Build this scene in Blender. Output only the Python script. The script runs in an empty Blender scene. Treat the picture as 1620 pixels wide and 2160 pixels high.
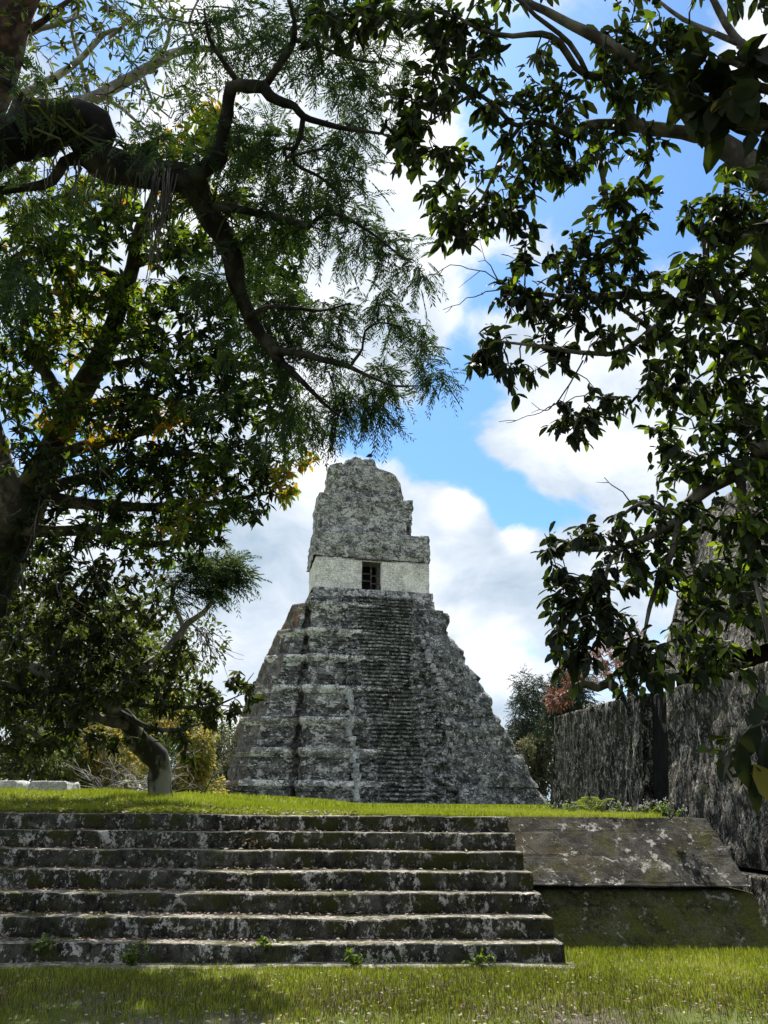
import bpy, math, random
import numpy as np
from mathutils import Vector, Matrix, Euler

random.seed(7)
rng = np.random.default_rng(11)
scene = bpy.context.scene
COL = scene.collection

# ------------------------------------------------------------------ camera
EYE = 1.5
PITCH = math.radians(20.7)
ROLL = math.radians(0.5)
FPX = 1623.0
cam_d = bpy.data.cameras.new("camera")
cam_d.sensor_fit = 'VERTICAL'
cam_d.sensor_height = 36.0
cam_d.lens = 36.0 * FPX / 2160.0
cam_d.clip_start = 0.05
cam_d.clip_end = 3000
cam = bpy.data.objects.new("camera", cam_d)
COL.objects.link(cam)
cam.location = (0, 0, EYE)
CAMROT = Euler((math.pi / 2 + PITCH, 0, 0)).to_matrix() @ Matrix.Rotation(ROLL, 3, 'Z')
cam.rotation_euler = CAMROT.to_euler()
scene.camera = cam
R = np.array(CAMROT)


def ray(px, py):
    d = R @ np.array([(px - 810) / FPX, -(py - 1080) / FPX, -1.0])
    return d / np.linalg.norm(d)


def at(px, py, r):                      # point at range r metres from the eye
    return np.array([0, 0, EYE]) + ray(px, py) * r


def atY(px, py, Y):
    d = ray(px, py)
    return np.array([0, 0, EYE]) + d * (Y / d[1])


def atZ(px, py, z):
    d = ray(px, py)
    return np.array([0, 0, EYE]) + d * ((z - EYE) / d[2])


# ------------------------------------------------------------------ light and sky
SUN_EL = math.radians(56)
SUN_AZ = math.radians(-6)               # from +Y towards +X
scene.view_settings.view_transform = 'Standard'
scene.view_settings.look = 'None'
scene.view_settings.exposure = 0.8
scene.view_settings.gamma = 1.0
scene.cycles.max_bounces = 6
scene.cycles.diffuse_bounces = 3
scene.cycles.transmission_bounces = 4
scene.cycles.transparent_max_bounces = 8
scene.cycles.sample_clamp_indirect = 4.0

sun_d = bpy.data.lights.new("sun", 'SUN')
sun_d.energy = 5.0
sun_d.angle = math.radians(0.6)
sun_d.color = (1.0, 0.95, 0.86)
sun = bpy.data.objects.new("sun", sun_d)
COL.objects.link(sun)
sdir = Vector((math.sin(SUN_AZ) * math.cos(SUN_EL), math.cos(SUN_AZ) * math.cos(SUN_EL), math.sin(SUN_EL)))
sun.rotation_euler = sdir.to_track_quat('Z', 'Y').to_euler()


class NG:
    """small helper to write node graphs"""
    def __init__(self, tree):
        self.t = tree
        tree.nodes.clear()

    def put(self, sock, v):
        if isinstance(v, bpy.types.NodeSocket):
            self.t.links.new(v, sock)
        elif v is not None:
            if isinstance(v, (tuple, list)) and len(v) == 3 and sock.type == 'RGBA':
                v = (*v, 1.0)
            sock.default_value = v

    def n(self, typ, ins=None, out=0, **attrs):
        nd = self.t.nodes.new('ShaderNode' + typ)
        for k, v in attrs.items():
            setattr(nd, k, v)
        for k, v in (ins or {}).items():
            self.put(nd.inputs[k], v)
        return nd.outputs[out]

    def math(self, op, a, b=None, c=None, clamp=False):
        ins = {0: a}
        if b is not None: ins[1] = b
        if c is not None: ins[2] = c
        return self.n('Math', ins, operation=op, use_clamp=clamp)

    def vmath(self, op, a, b=None, out=0):
        ins = {0: a}
        if b is not None: ins[1] = b
        return self.n('VectorMath', ins, out=out, operation=op)

    def mix(self, f, a, b, mode='MIX'):
        return self.n('Mix', {0: f, 6: a, 7: b}, out=2, data_type='RGBA', blend_type=mode, clamp_factor=True)

    def ss(self, v, lo, hi, a=0.0, b=1.0):
        return self.n('MapRange', {0: v, 1: lo, 2: hi, 3: a, 4: b}, interpolation_type='SMOOTHSTEP')

    def noise(self, vec, scale, detail=4.0, rough=0.55, dist=0.0, out=0):
        return self.n('TexNoise', {'Vector': vec, 'Scale': scale, 'Detail': detail, 'Roughness': rough, 'Distortion': dist}, out=out)

    def mapping(self, vec, scale=(1, 1, 1), loc=(0, 0, 0)):
        return self.n('Mapping', {'Vector': vec, 'Scale': scale, 'Location': loc})


world = bpy.data.worlds.new("World")
scene.world = world
world.use_nodes = True
g = NG(world.node_tree)
dirv = g.n('TexCoord', out=0)
sky = g.n('TexSky', sky_type='NISHITA', sun_disc=False, sun_elevation=SUN_EL, sun_rotation=SUN_AZ,
          air_density=1.0, dust_density=0.4, ozone_density=1.6)
SKY_STRENGTH = 0.1


def sky_spot(px, py, rad):
    """soft spot of angular radius rad (px) round a sky direction"""
    d = ray(px, py)
    c = g.vmath('DISTANCE', dirv, tuple(d), out=1)
    return g.ss(c, 0.0, rad / FPX, 1.0, 0.0)


# cloud cover: fractal noise, opened where the sky is blue and piled up where cumulus stand
warp = g.vmath('SCALE', g.vmath('SUBTRACT', g.noise(dirv, 3.0, 5, out=1), (0.5, 0.5, 0.5)))
warp.node.inputs['Scale'].default_value = 0.16
dw = g.vmath('ADD', dirv, warp)
sepd = g.n('SeparateXYZ', {0: dw}); 
flat = g.n('CombineXYZ', {0: sepd, 1: sepd.node.outputs[1], 2: g.math('MULTIPLY', sepd.node.outputs[2], 1.7)})
base = g.noise(flat, 5.0, 10, 0.6)
cov = g.math('ADD', g.math('MULTIPLY_ADD', base, 2.3, -1.15), 0.40)
BLUE = [(235, 110, 190, .55), (1060, 250, 230, .45), (1310, 420, 270, .75), (1180, 90, 260, .4), (1440, 60, 170, .35),
        (1000, 560, 120, .6), (1060, 600, 90, .45), (780, 920, 120, .75), (900, 930, 120, .5), (940, 1000, 110, .5),
        (1040, 1030, 120, .85), (1120, 1080, 110, .55), (1210, 1080, 100, .45), (70, 740, 130, .4), (940, 760, 120, .45), (1000, 850, 150, .3), (1480, 640, 100, .2)]
WHITE = [(820, 560, 330, .4), (880, 200, 190, .5), (900, 660, 110, .5), (1150, 930, 170, .5), (1270, 800, 300, .4), (1090, 1140, 70, .3),
         (960, 1080, 110, .6), (1050, 1250, 260, .4), (480, 1250, 400, .4), (1500, 640, 220, .3), (450, 300, 300, .35), (600, 1000, 120, .5)]
for (px, py, rad, w) in BLUE:
    cov = g.math('MULTIPLY_ADD', sky_spot(px, py, rad * 1.15), -w * .85, cov)
for (px, py, rad, w) in WHITE:
    cov = g.math('MULTIPLY_ADD', sky_spot(px, py, rad), w, cov)
mask = g.ss(cov, 0.02, 0.42)
# cloud body: white tops and blue-grey bellies
n2 = g.noise(flat, 6.5, 9, 0.6)
shade = g.math('ADD', g.math('MULTIPLY_ADD', n2, 1.7, -0.4), g.math('MULTIPLY', cov, 0.12))
for (px, py, rad, w) in [(1080, 1270, 190, -.25), (1240, 1010, 220, -.12), (480, 1200, 280, -.3), (1150, 1200, 200, -.15), (900, 200, 220, .4), (450, 260, 300, .4),
                         (960, 1070, 70, .5), (1090, 1130, 60, .6), (1060, 1390, 120, .35), (700, 980, 100, .4), (430, 1350, 120, .2), (840, 600, 200, -.1), (1000, 640, 120, .3), (1170, 920, 130, .35)]:
    shade = g.math('MULTIPLY_ADD', sky_spot(px, py, rad), w, shade)
cc = g.n('ValToRGB', {0: shade})
cr = cc.node.color_ramp
cr.elements[0].position = 0.0; cr.elements[0].color = (0.34, 0.45, 0.56, 1)
cr.elements[1].position = 0.95; cr.elements[1].color = (0.93, 0.95, 0.98, 1)
e = cr.elements.new(0.45); e.color = (0.60, 0.67, 0.76, 1)
e = cr.elements.new(0.7); e.color = (0.78, 0.82, 0.88, 1)
skyc = g.vmath('MULTIPLY', sky, (SKY_STRENGTH * .62, SKY_STRENGTH * .92, SKY_STRENGTH * 1.15))
cloudc = g.vmath('MULTIPLY', cc, (.76, .76, .76))
allc = g.mix(mask, skyc, cloudc)
bg = g.n('Background', {'Color': allc, 'Strength': 1.0})
wo = g.t.nodes.new('ShaderNodeOutputWorld')
g.t.links.new(bg, wo.inputs[0])

# ------------------------------------------------------------------ helpers


def hash3(ix, iy, iz, seed):
    h = (ix.astype(np.int64) * 374761393 + iy.astype(np.int64) * 668265263 + iz.astype(np.int64) * 2147483647 + seed * 144665) & 0xFFFFFFFF
    h = ((h ^ (h >> 13)) * 1274126177) & 0xFFFFFFFF
    h = ((h ^ (h >> 16)) * 2246822519) & 0xFFFFFFFF
    return ((h ^ (h >> 15)) & 0xFFFFFF) / float(0xFFFFFF)


def vnoise(p, scale=1.0, seed=0, octaves=3):
    """value noise in -1..1 at points p (n,3)"""
    p = np.asarray(p, float) * scale
    out = np.zeros(len(p)); amp = 1.0; tot = 0
    for o in range(octaves):
        q = p * (2 ** o) + o * 17.3
        i = np.floor(q); f = q - i; f = f * f * (3 - 2 * f)
        i = i.astype(np.int64)
        v = 0
        for dx in (0, 1):
            for dy in (0, 1):
                for dz in (0, 1):
                    w = (f[:, 0] if dx else 1 - f[:, 0]) * (f[:, 1] if dy else 1 - f[:, 1]) * (f[:, 2] if dz else 1 - f[:, 2])
                    v = v + w * hash3(i[:, 0] + dx, i[:, 1] + dy, i[:, 2] + dz, seed + o)
        out += amp * (v * 2 - 1); tot += amp; amp *= 0.5
    return out / tot


def smooth(x, a, b):
    t = np.clip((x - a) / (b - a), 0, 1)
    return t * t * (3 - 2 * t)


class MB:
    """collects polygons for ONE mesh"""
    def __init__(self):
        self.v = []; self.f3 = []; self.f4 = []; self.ng = []; self.n = 0; self.r3 = []; self.r4 = []

    def add(self, v, quads=None, tris=None, ngons=None, rnd=0.0):
        v = np.asarray(v, float).reshape(-1, 3)
        if quads is not None and len(quads):
            q = np.asarray(quads, int) + self.n; self.f4.append(q)
            self.r4.append(np.broadcast_to(np.asarray(rnd, float), (len(q),)))
        if tris is not None and len(tris):
            t = np.asarray(tris, int) + self.n; self.f3.append(t)
            self.r3.append(np.broadcast_to(np.asarray(rnd, float), (len(t),)))
        for p in (ngons or []):
            self.ng.append([i + self.n for i in p])
        self.v.append(v); self.n += len(v)

    def mesh(self, name, smoothf=False):
        me = bpy.data.meshes.new(name)
        V = np.concatenate(self.v) if self.v else np.zeros((0, 3))
        loops = []; sizes = []; rn = []
        if self.f4:
            q = np.concatenate(self.f4); loops.append(q.ravel()); sizes.append(np.full(len(q), 4)); rn.append(np.concatenate(self.r4))
        if self.f3:
            t = np.concatenate(self.f3); loops.append(t.ravel()); sizes.append(np.full(len(t), 3)); rn.append(np.concatenate(self.r3))
        for p in self.ng:
            loops.append(np.array(p)); sizes.append(np.array([len(p)])); rn.append(np.zeros(1))
        L = np.concatenate(loops).astype(np.int32); S = np.concatenate(sizes).astype(np.int32)
        me.vertices.add(len(V)); me.vertices.foreach_set('co', V.astype(np.float32).ravel())
        me.loops.add(len(L)); me.loops.foreach_set('vertex_index', L)
        me.polygons.add(len(S))
        st = np.concatenate([[0], np.cumsum(S)[:-1]]).astype(np.int32)
        me.polygons.foreach_set('loop_start', st)
        me.update(calc_edges=True)
        if smoothf:
            me.polygons.foreach_set('use_smooth', np.ones(len(S), bool))
        a = me.attributes.new('rnd', 'FLOAT', 'FACE')
        a.data.foreach_set('value', np.concatenate(rn).astype(np.float32))
        me.validate()
        return me

    def build(self, name, mat, parent=None, smoothf=False):
        o = bpy.data.objects.new(name, self.mesh(name, smoothf))
        o.data.materials.append(mat)
        COL.objects.link(o)
        if parent is not None:
            o.parent = parent
        return o


def tag(o, label=None, cat=None, group=None, kind=None):
    if label: o['label'] = label
    if cat: o['category'] = cat
    if group: o['group'] = group
    if kind: o['kind'] = kind
    return o


def empty(name, loc, rz=0.0, label=None, cat=None, group=None):
    o = bpy.data.objects.new(name, None)
    COL.objects.link(o)
    o.location = loc; o.rotation_euler = (0, 0, rz)
    o.empty_display_size = 0.3
    return tag(o, label, cat, group)


def localise(mb, loc):
    mb.v = [v - np.asarray(loc, float) for v in mb.v]
    return mb


def frames(pts):
    pts = np.asarray(pts, float)
    t = np.gradient(pts, axis=0); t /= np.linalg.norm(t, axis=1)[:, None] + 1e-9
    a = np.array([0.3, 0.2, 1.0]); u = np.cross(t, a); u /= np.linalg.norm(u, axis=1)[:, None] + 1e-9
    return t, u, np.cross(t, u)


def resample(pts, rad, step):
    pts = np.asarray(pts, float); rad = np.asarray(rad, float)
    # Catmull-Rom
    P = np.vstack([2 * pts[0] - pts[1], pts, 2 * pts[-1] - pts[-2]])
    out = []; rr = []
    for i in range(len(pts) - 1):
        p0, p1, p2, p3 = P[i:i + 4]
        k = max(2, int(np.linalg.norm(p2 - p1) / step))
        for s in np.linspace(0, 1, k, endpoint=False):
            out.append(0.5 * (2 * p1 + (p2 - p0) * s + (2 * p0 - 5 * p1 + 4 * p2 - p3) * s * s + (3 * p1 - p0 - 3 * p2 + p3) * s ** 3))
            rr.append(rad[i] * (1 - s) + rad[i + 1] * s)
    out.append(pts[-1]); rr.append(rad[-1])
    return np.array(out), np.array(rr)


def tube(mb, pts, rad, sides=8, knot=0.0, seed=0, rnd=0.0):
    pts = np.asarray(pts, float); rad = np.broadcast_to(np.asarray(rad, float), (len(pts),))
    t, u, w = frames(pts)
    ang = np.linspace(0, 2 * math.pi, sides, endpoint=False)
    ring = pts[:, None, :] + rad[:, None, None] * (np.cos(ang)[None, :, None] * u[:, None, :] + np.sin(ang)[None, :, None] * w[:, None, :])
    if knot:
        flatr = ring.reshape(-1, 3)
        nz = vnoise(flatr, 1.2 / max(rad.mean(), .02) * .5, seed, 3).reshape(len(pts), sides)
        ring = pts[:, None, :] + (ring - pts[:, None, :]) * (1 + knot * nz)[:, :, None]
    v = ring.reshape(-1, 3)
    n = len(pts)
    i, j = np.meshgrid(np.arange(n - 1), np.arange(sides), indexing='ij')
    a = i * sides + j; b = i * sides + (j + 1) % sides
    q = np.stack([a, b, b + sides, a + sides], -1).reshape(-1, 4)
    mb.add(v, quads=q, ngons=[list(range(sides))[::-1], [(n - 1) * sides + k for k in range(sides)]], rnd=rnd)


def loft(mb, ob, ot, z0, zt, rows, disp=None, cap='ngon'):
    """closed outline ob -> ot (n,2), from z0 to zt (scalar or per point); disp(P, outward, tfrac)->P"""
    ob = np.asarray(ob, float); ot = np.asarray(ot, float); n = len(ob)
    zt = np.broadcast_to(np.asarray(zt, float), (n,)); z0 = np.broadcast_to(np.asarray(z0, float), (n,))
    tt = np.linspace(0, 1, rows)
    P = np.zeros((rows, n, 3))
    for k, s in enumerate(tt):
        P[k, :, :2] = ob * (1 - s) + ot * s
        P[k, :, 2] = z0 * (1 - s) + zt * s
    tang = np.roll(ob, -1, 0) - np.roll(ob, 1, 0)
    nrm = np.stack([tang[:, 1], -tang[:, 0]], 1); nrm /= np.linalg.norm(nrm, axis=1)[:, None] + 1e-9
    if disp is not None:
        P = disp(P, nrm, tt)
    i, j = np.meshgrid(np.arange(rows - 1), np.arange(n), indexing='ij')
    a = i * n + j; b = i * n + (j + 1) % n
    q = np.stack([a, b, b + n, a + n], -1).reshape(-1, 4)
    top = [(rows - 1) * n + k for k in range(n)]
    if cap == 'ngon':
        mb.add(P.reshape(-1, 3), quads=q, ngons=[top])
    elif cap == 'none':
        mb.add(P.reshape(-1, 3), quads=q)
    else:                                # rectangle outline with cap = number of samples on the front side
        m, d = cap                       # front m segments, side d segments
        idx = np.arange(n)
        f = top[:m + 1]; bk = top[m + d:2 * m + d + 1][::-1]
        qs = [[f[k], f[k + 1], bk[k + 1], bk[k]] for k in range(m)]
        mb.add(P.reshape(-1, 3), quads=np.vstack([q, np.array(qs)]))
    return P


def rect(u0, u1, v0, v1, m, d):
    """closed counter-clockwise outline: front (v0) left to right, right side, back, left side"""
    a = [(u0 + (u1 - u0) * k / m, v0) for k in range(m)]
    b = [(u1, v0 + (v1 - v0) * k / d) for k in range(d)]
    c = [(u1 + (u0 - u1) * k / m, v1) for k in range(m)]
    e = [(u0, v1 + (v0 - v1) * k / d) for k in range(d)]
    return np.array(a + b + c + e)


def polyline_out(pts, step):
    """densify a closed polygon"""
    out = []
    pts = [np.asarray(p, float) for p in pts]
    for a, b in zip(pts, pts[1:] + pts[:1]):
        k = max(1, int(round(np.linalg.norm(b - a) / step)))
        for s in range(k):
            out.append(a + (b - a) * s / k)
    return np.array(out)


# ------------------------------------------------------------------ materials
def mat_new(name):
    m = bpy.data.materials.new(name); m.use_nodes = True
    return m, NG(m.node_tree)


def finish(g, col, rough=0.9, bump=None, bstr=0.5, bdist=0.05, spec=0.2):
    ins = {'Base Color': col, 'Roughness': rough, 'Specular IOR Level': spec}
    if bump is not None:
        ins['Normal'] = g.n('Bump', {'Strength': bstr, 'Distance': bdist, 'Height': bump})
    b = g.n('BsdfPrincipled', ins)
    o = g.t.nodes.new('ShaderNodeOutputMaterial')
    g.t.links.new(b, o.inputs[0])


def stone(name, dark, mid, light, s=1.0, dk=(.42, .62), lt=(.6, .7), moss=None, ms=(.55, .7), brick=None, streak=1.0, bdist=0.05, bstr=.8,
          tint=None, seed=0.0, fine=1.0, ltscale=1.0, cells=None):
    m, g = mat_new(name)
    co = g.n('TexCoord', out=3)
    co = g.mapping(co, loc=(seed * 3.1, seed * 5.7, seed * 2.3))
    cs = g.mapping(co, scale=(1, 1, streak))
    big = g.noise(cs, 0.55 * s, 7, 0.62, 0.3)
    med = g.noise(cs, 2.6 * s, 6, 0.65)
    fin = g.noise(co, 11 * s * fine, 4, 0.7)
    vor = g.n('TexVoronoi', {'Vector': cs, 'Scale': 3.2 * s * fine, 'Randomness': 1.0}, out=1)
    vsep = g.n('SeparateColor', {0: vor})
    a = g.math('ADD', g.math('MULTIPLY', big, .55), g.math('MULTIPLY_ADD', med, .45, g.math('MULTIPLY_ADD', fin, .4, -.2)))
    col = g.mix(g.ss(a, dk[0], dk[1]), dark, mid)
    col = g.mix(g.math('MULTIPLY', vsep, .55), col, g.mix(.6, col, mid))
    height = g.math('ADD', g.math('MULTIPLY', med, .6), g.math('MULTIPLY', fin, .35))
    height = g.math('MULTIPLY_ADD', vsep, .35, height)
    if tint is not None:
        tn = g.noise(co, .23 * s, 5, .6)
        col = g.mix(g.ss(tn, .52, .68), col, tint)
    if brick is not None:
        sp = g.n('SeparateXYZ', {0: co})
        u = g.math('ADD', sp, sp.node.outputs[1])
        wob = g.math('MULTIPLY_ADD', g.noise(co, .9 * s, 3), .25, -.12)
        bv = g.n('CombineXYZ', {0: u, 1: g.math('ADD', sp.node.outputs[2], g.math('MULTIPLY', wob, brick[1])), 2: 0.0})
        bt = g.t.nodes.new('ShaderNodeTexBrick')
        g.put(bt.inputs['Vector'], bv)
        bt.inputs['Color1'].default_value = (0.25, 0.25, 0.25, 1); bt.inputs['Color2'].default_value = (1, 1, 1, 1)
        bt.inputs['Mortar'].default_value = (0.0, 0.0, 0.0, 1)
        bt.inputs['Scale'].default_value = 1.0; bt.inputs['Mortar Size'].default_value = brick[2]
        bt.inputs['Mortar Smooth'].default_value = .3
        bt.inputs['Brick Width'].default_value = brick[0]; bt.inputs['Row Height'].default_value = brick[1]
        fade = g.ss(g.noise(co, .8 * s, 4), .35, .6)
        bl = g.n('SeparateColor', {0: bt.outputs[0]})
        col = g.mix(g.math('MULTIPLY', fade, brick[3]), col, g.mix(1.0, col, bt.outputs[0], 'MULTIPLY'))
        height = g.math('MULTIPLY_ADD', g.math('MULTIPLY', bl, fade), .9, height)
    if cells is not None:              # individual stones: (scale, vertical squash, contrast, joint width)
        wv = g.vmath('ADD', g.mapping(co, scale=(1, 1, cells[1])), g.vmath('MULTIPLY', g.noise(co, cells[0] * .8, 3, out=1), (.25 / cells[0], .25 / cells[0], .25 / cells[0])))
        ce = g.n('TexVoronoi', {'Vector': wv, 'Scale': cells[0], 'Randomness': .9}, out=0, feature='DISTANCE_TO_EDGE')
        cv = g.n('SeparateColor', {0: g.n('TexVoronoi', {'Vector': wv, 'Scale': cells[0], 'Randomness': .9}, out=1)})
        ed = g.ss(ce, .0, cells[3])
        br = g.math('MULTIPLY', g.math('MULTIPLY_ADD', cv, cells[2], 1 - cells[2] * .5), g.math('MULTIPLY_ADD', ed, .75, .25))
        col = g.vmath('SCALE', col); g.put(col.node.inputs['Scale'], br)
        height = g.math('MULTIPLY_ADD', g.math('MULTIPLY', ed, g.math('MULTIPLY_ADD', cv, .8, .4)), 1.0, height)
    l1 = g.noise(g.mapping(cs, loc=(7, 3, 9)), 1.15 * s * ltscale, 8, .7, .5)
    l2 = g.noise(g.mapping(cs, loc=(2, 8, 1)), 5.2 * s * ltscale, 5, .7)
    lm = g.ss(g.math('ADD', g.math('MULTIPLY', l1, .6), g.math('MULTIPLY', l2, .4)), lt[0] - .06, lt[1] - .06)
    col = g.mix(lm, col, light)
    height = g.math('MULTIPLY_ADD', lm, .25, height)
    if moss is not None:
        mn = g.math('ADD', g.math('MULTIPLY', g.noise(g.mapping(co, loc=(4, 4, 4)), .7 * s, 7, .65), .7), g.math('MULTIPLY', fin, .3))
        col = g.mix(g.ss(mn, ms[0], ms[1]), col, moss)
    # fine grain: pits, lichen dots and crumbs
    gr = g.ss(g.math('ADD', g.math('MULTIPLY', g.noise(co, 21 * s * fine, 4, .75), .6), g.math('MULTIPLY', g.noise(co, 7 * s * fine, 5, .8), .4)), .36, .64, .35, 1.6)
    col = g.vmath('SCALE', col); g.put(col.node.inputs['Scale'], gr)
    height = g.math('MULTIPLY_ADD', gr, .18, height)
    finish(g, col, .92, height, bstr, bdist)
    return m


def bark(name, dark, light, s=6.0, lo=.45, hi=.6, moss=None):
    m, g = mat_new(name)
    co = g.n('TexCoord', out=3)
    n1 = g.noise(g.mapping(co, scale=(1, 1, .35)), s, 6, .65)
    n2 = g.noise(co, s * .35, 5, .6)
    col = g.mix(g.ss(g.math('ADD', g.math('MULTIPLY', n1, .5), g.math('MULTIPLY', n2, .5)), lo, hi), dark, light)
    if moss is not None:
        col = g.mix(g.ss(g.noise(g.mapping(co, loc=(3, 1, 2)), s * .25, 5), .5, .62), col, moss)
    finish(g, col, .9, n1, .8, .03)
    return m


def leafm(name, stops, trans=.35, tmul=(2.2, 2.3, .6), rough=.62, spec=.2):
    """leaf: colour picked per leaf from the face attribute; thin, so some light comes through"""
    m, g = mat_new(name)
    at_ = g.n('Attribute', out=2, attribute_name='rnd')
    rp = g.n('ValToRGB', {0: at_})
    cr = rp.node.color_ramp
    for k, (p, c) in enumerate(stops):
        e = cr.elements[k] if k < 2 else cr.elements.new(p)
        e.position = p; e.color = (*c, 1)
    ns = g.noise(g.n('TexCoord', out=3), 9.0, 3)
    col = g.mix(g.math('MULTIPLY', ns, .35), rp, (.01, .015, .005))
    pb = g.n('BsdfPrincipled', {'Base Color': col, 'Roughness': rough, 'Specular IOR Level': spec})
    tb = g.n('BsdfTranslucent', {'Color': g.vmath('MULTIPLY', rp, tmul)})
    mx = g.n('MixShader', {0: trans, 1: pb, 2: tb})
    o = g.t.nodes.new('ShaderNodeOutputMaterial')
    g.t.links.new(mx, o.inputs[0])
    return m


M = {}
M['terrace'] = stone('temple terrace stone', (.045, .045, .041), (.31, .305, .28), (.80, .78, .70), s=.7, dk=(.44, .565), lt=(.565, .625), brick=(1.2, .46, .04, .9), moss=(.12, .14, .075), ms=(.61, .72), bdist=.3, fine=1.8, streak=1.7)
M['rubble'] = stone('temple rubble stone', (.05, .052, .047), (.33, .33, .305), (.80, .79, .73), s=1.0, dk=(.44, .57), lt=(.59, .645), moss=(.085, .105, .055), ms=(.58, .70), bdist=.3, fine=1.5, seed=1, cells=(1.5, 1.7, 1.2, .09))
M['stairst'] = stone('temple stair stone', (.022, .024, .021), (.17, .172, .155), (.6, .6, .55), s=1.2, dk=(.44, .57), lt=(.60, .65), moss=(.06, .08, .04), ms=(.56, .68), bdist=.2, seed=2, cells=(1.6, 1.6, 1.2, .08))
M['nosing'] = stone('worn step nosing', (.06, .062, .055), (.27, .27, .245), (.60, .59, .54), s=1.3, dk=(.45, .58), lt=(.60, .66), bdist=.15, seed=12, cells=(1.5, .6, 1.4, .1))
M['cornice'] = stone('pale terrace cornice', (.06, .06, .055), (.36, .355, .325), (.82, .80, .72), s=.8, dk=(.42, .55), lt=(.535, .595), brick=(1.2, .46, .04, .7), bdist=.25, seed=13, streak=1.4)
M['comb'] = stone('roof comb stone', (.09, .09, .083), (.50, .49, .445), (.84, .82, .74), s=.9, dk=(.41, .54), lt=(.56, .625), bdist=.35, seed=3, fine=1.5, cells=(1.3, 1.8, 1.1, .09))
M['plaster'] = stone('pale lime plaster', (.42, .395, .335), (.74, .70, .60), (.82, .79, .69), s=.8, dk=(.36, .5), lt=(.5, .66), brick=(.8, .3, .035, .45), bdist=.08, seed=4)
M['brownside'] = stone('temple side stone', (.05, .045, .04), (.24, .215, .185), (.42, .39, .34), s=.6, dk=(.42, .58), lt=(.6, .7), brick=(1.1, .45, .03, .5), tint=(.30, .17, .10), bdist=.2, seed=5)
M['white edge'] = stone('pale stair edge', (.2, .2, .19), (.42, .42, .39), (.6, .6, .55), s=1.0, dk=(.45, .6), lt=(.55, .65), bdist=.1, seed=6)
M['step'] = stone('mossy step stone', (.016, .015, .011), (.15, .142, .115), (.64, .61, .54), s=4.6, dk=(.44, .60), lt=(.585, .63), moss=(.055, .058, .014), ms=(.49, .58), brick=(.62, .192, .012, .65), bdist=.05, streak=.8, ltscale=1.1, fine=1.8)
M['tread'] = stone('lit-tone tread stone', (.08, .07, .052), (.34, .315, .26), (.52, .49, .42), s=3.4, dk=(.44, .58), lt=(.57, .66), moss=(.09, .095, .028), ms=(.50, .60), bdist=.02, seed=2)  # paler than the risers: light from above put into the colour
M['talud'] = stone('talus wall stone', (.025, .023, .019), (.19, .178, .15), (.66, .64, .58), s=3.4, dk=(.43, .59), lt=(.60, .645), moss=(.10, .095, .026), ms=(.50, .62), brick=(.55, .27, .016, .65), bdist=.06, bstr=1, seed=7, fine=1.8, tint=(.11, .08, .034))
M['talud low'] = stone('lower talus stone', (.045, .045, .018), (.25, .24, .125), (.76, .75, .70), s=3.6, dk=(.42, .57), lt=(.605, .65), moss=(.20, .215, .045), ms=(.45, .60), brick=(.45, .2, .016, .5), bdist=.08, bstr=1, seed=8, fine=1.8)
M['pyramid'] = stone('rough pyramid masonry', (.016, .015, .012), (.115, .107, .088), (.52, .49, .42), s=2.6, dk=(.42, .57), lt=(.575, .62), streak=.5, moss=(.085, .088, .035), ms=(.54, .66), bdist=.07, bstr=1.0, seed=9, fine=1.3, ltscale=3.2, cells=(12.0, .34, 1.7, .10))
M['shade stone'] = stone('near-black recess shade', (.004, .004, .004), (.014, .013, .011), (.05, .047, .04), s=2, streak=.4, dk=(.5, .7), lt=(.66, .72), bdist=.05, seed=11)  # near-black colour stands in for deep shade in the pyramid's recesses
M['dark in'] = stone('dark chamber', (.01, .01, .01), (.02, .02, .02), (.03, .03, .03), seed=3)  # near-black colour stands in for the unlit inside of the shrine
M['wood'] = bark('old wood', (.06, .05, .04), (.16, .13, .10))
M['white stone'] = stone('white limestone', (.10, .10, .09), (.55, .54, .50), (.75, .74, .7), s=3.0, dk=(.36, .45), lt=(.5, .62), bdist=.04)
M['bark dark'] = bark('dark bark', (.012, .011, .009), (.06, .055, .045), s=5)
M['bark mossy'] = bark('mossy bark', (.015, .014, .01), (.06, .055, .04), s=5, moss=(.07, .065, .02))
M['bark pale'] = bark('pale bark', (.18, .165, .15), (.52, .49, .45), s=4)
M['bark grey'] = bark('grey brown bark', (.05, .045, .035), (.17, .155, .125), s=7)
M['bark patched'] = bark('patched bark', (.03, .027, .023), (.24, .23, .20), s=2.6, lo=.47, hi=.56)
M['bark red'] = bark('red brown bark', (.03, .02, .016), (.13, .075, .055), s=6)
M['leaf right'] = leafm('glossy dark leaves', [(0, (.010, .014, .008)), (.55, (.02, .03, .012)), (.8, (.055, .09, .02)), (1, (.17, .23, .035))], .30)
M['leaf big'] = leafm('big leaves', [(0, (.012, .016, .01)), (.7, (.025, .035, .015)), (.9, (.06, .09, .02)), (1, (.22, .15, .02))], .15, rough=.75, spec=.1)
M['leaf feather'] = leafm('feathery leaflets', [(0, (.02, .036, .018)), (.6, (.03, .055, .024)), (1, (.055, .085, .03))], .3)
M['leaf rosette'] = leafm('rosette leaves', [(0, (.010, .016, .008)), (.45, (.024, .042, .014)), (.7, (.075, .12, .02)), (.97, (.20, .25, .03)), (1, (.30, .18, .03))], .34)
M['leaf olive'] = leafm('olive leaves', [(0, (.016, .022, .009)), (.6, (.045, .058, .018)), (1, (.12, .135, .035))], .3)
M['leaf forest'] = leafm('forest leaves', [(0, (.03, .042, .018)), (.6, (.07, .09, .03)), (1, (.14, .155, .05))], .3)
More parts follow.
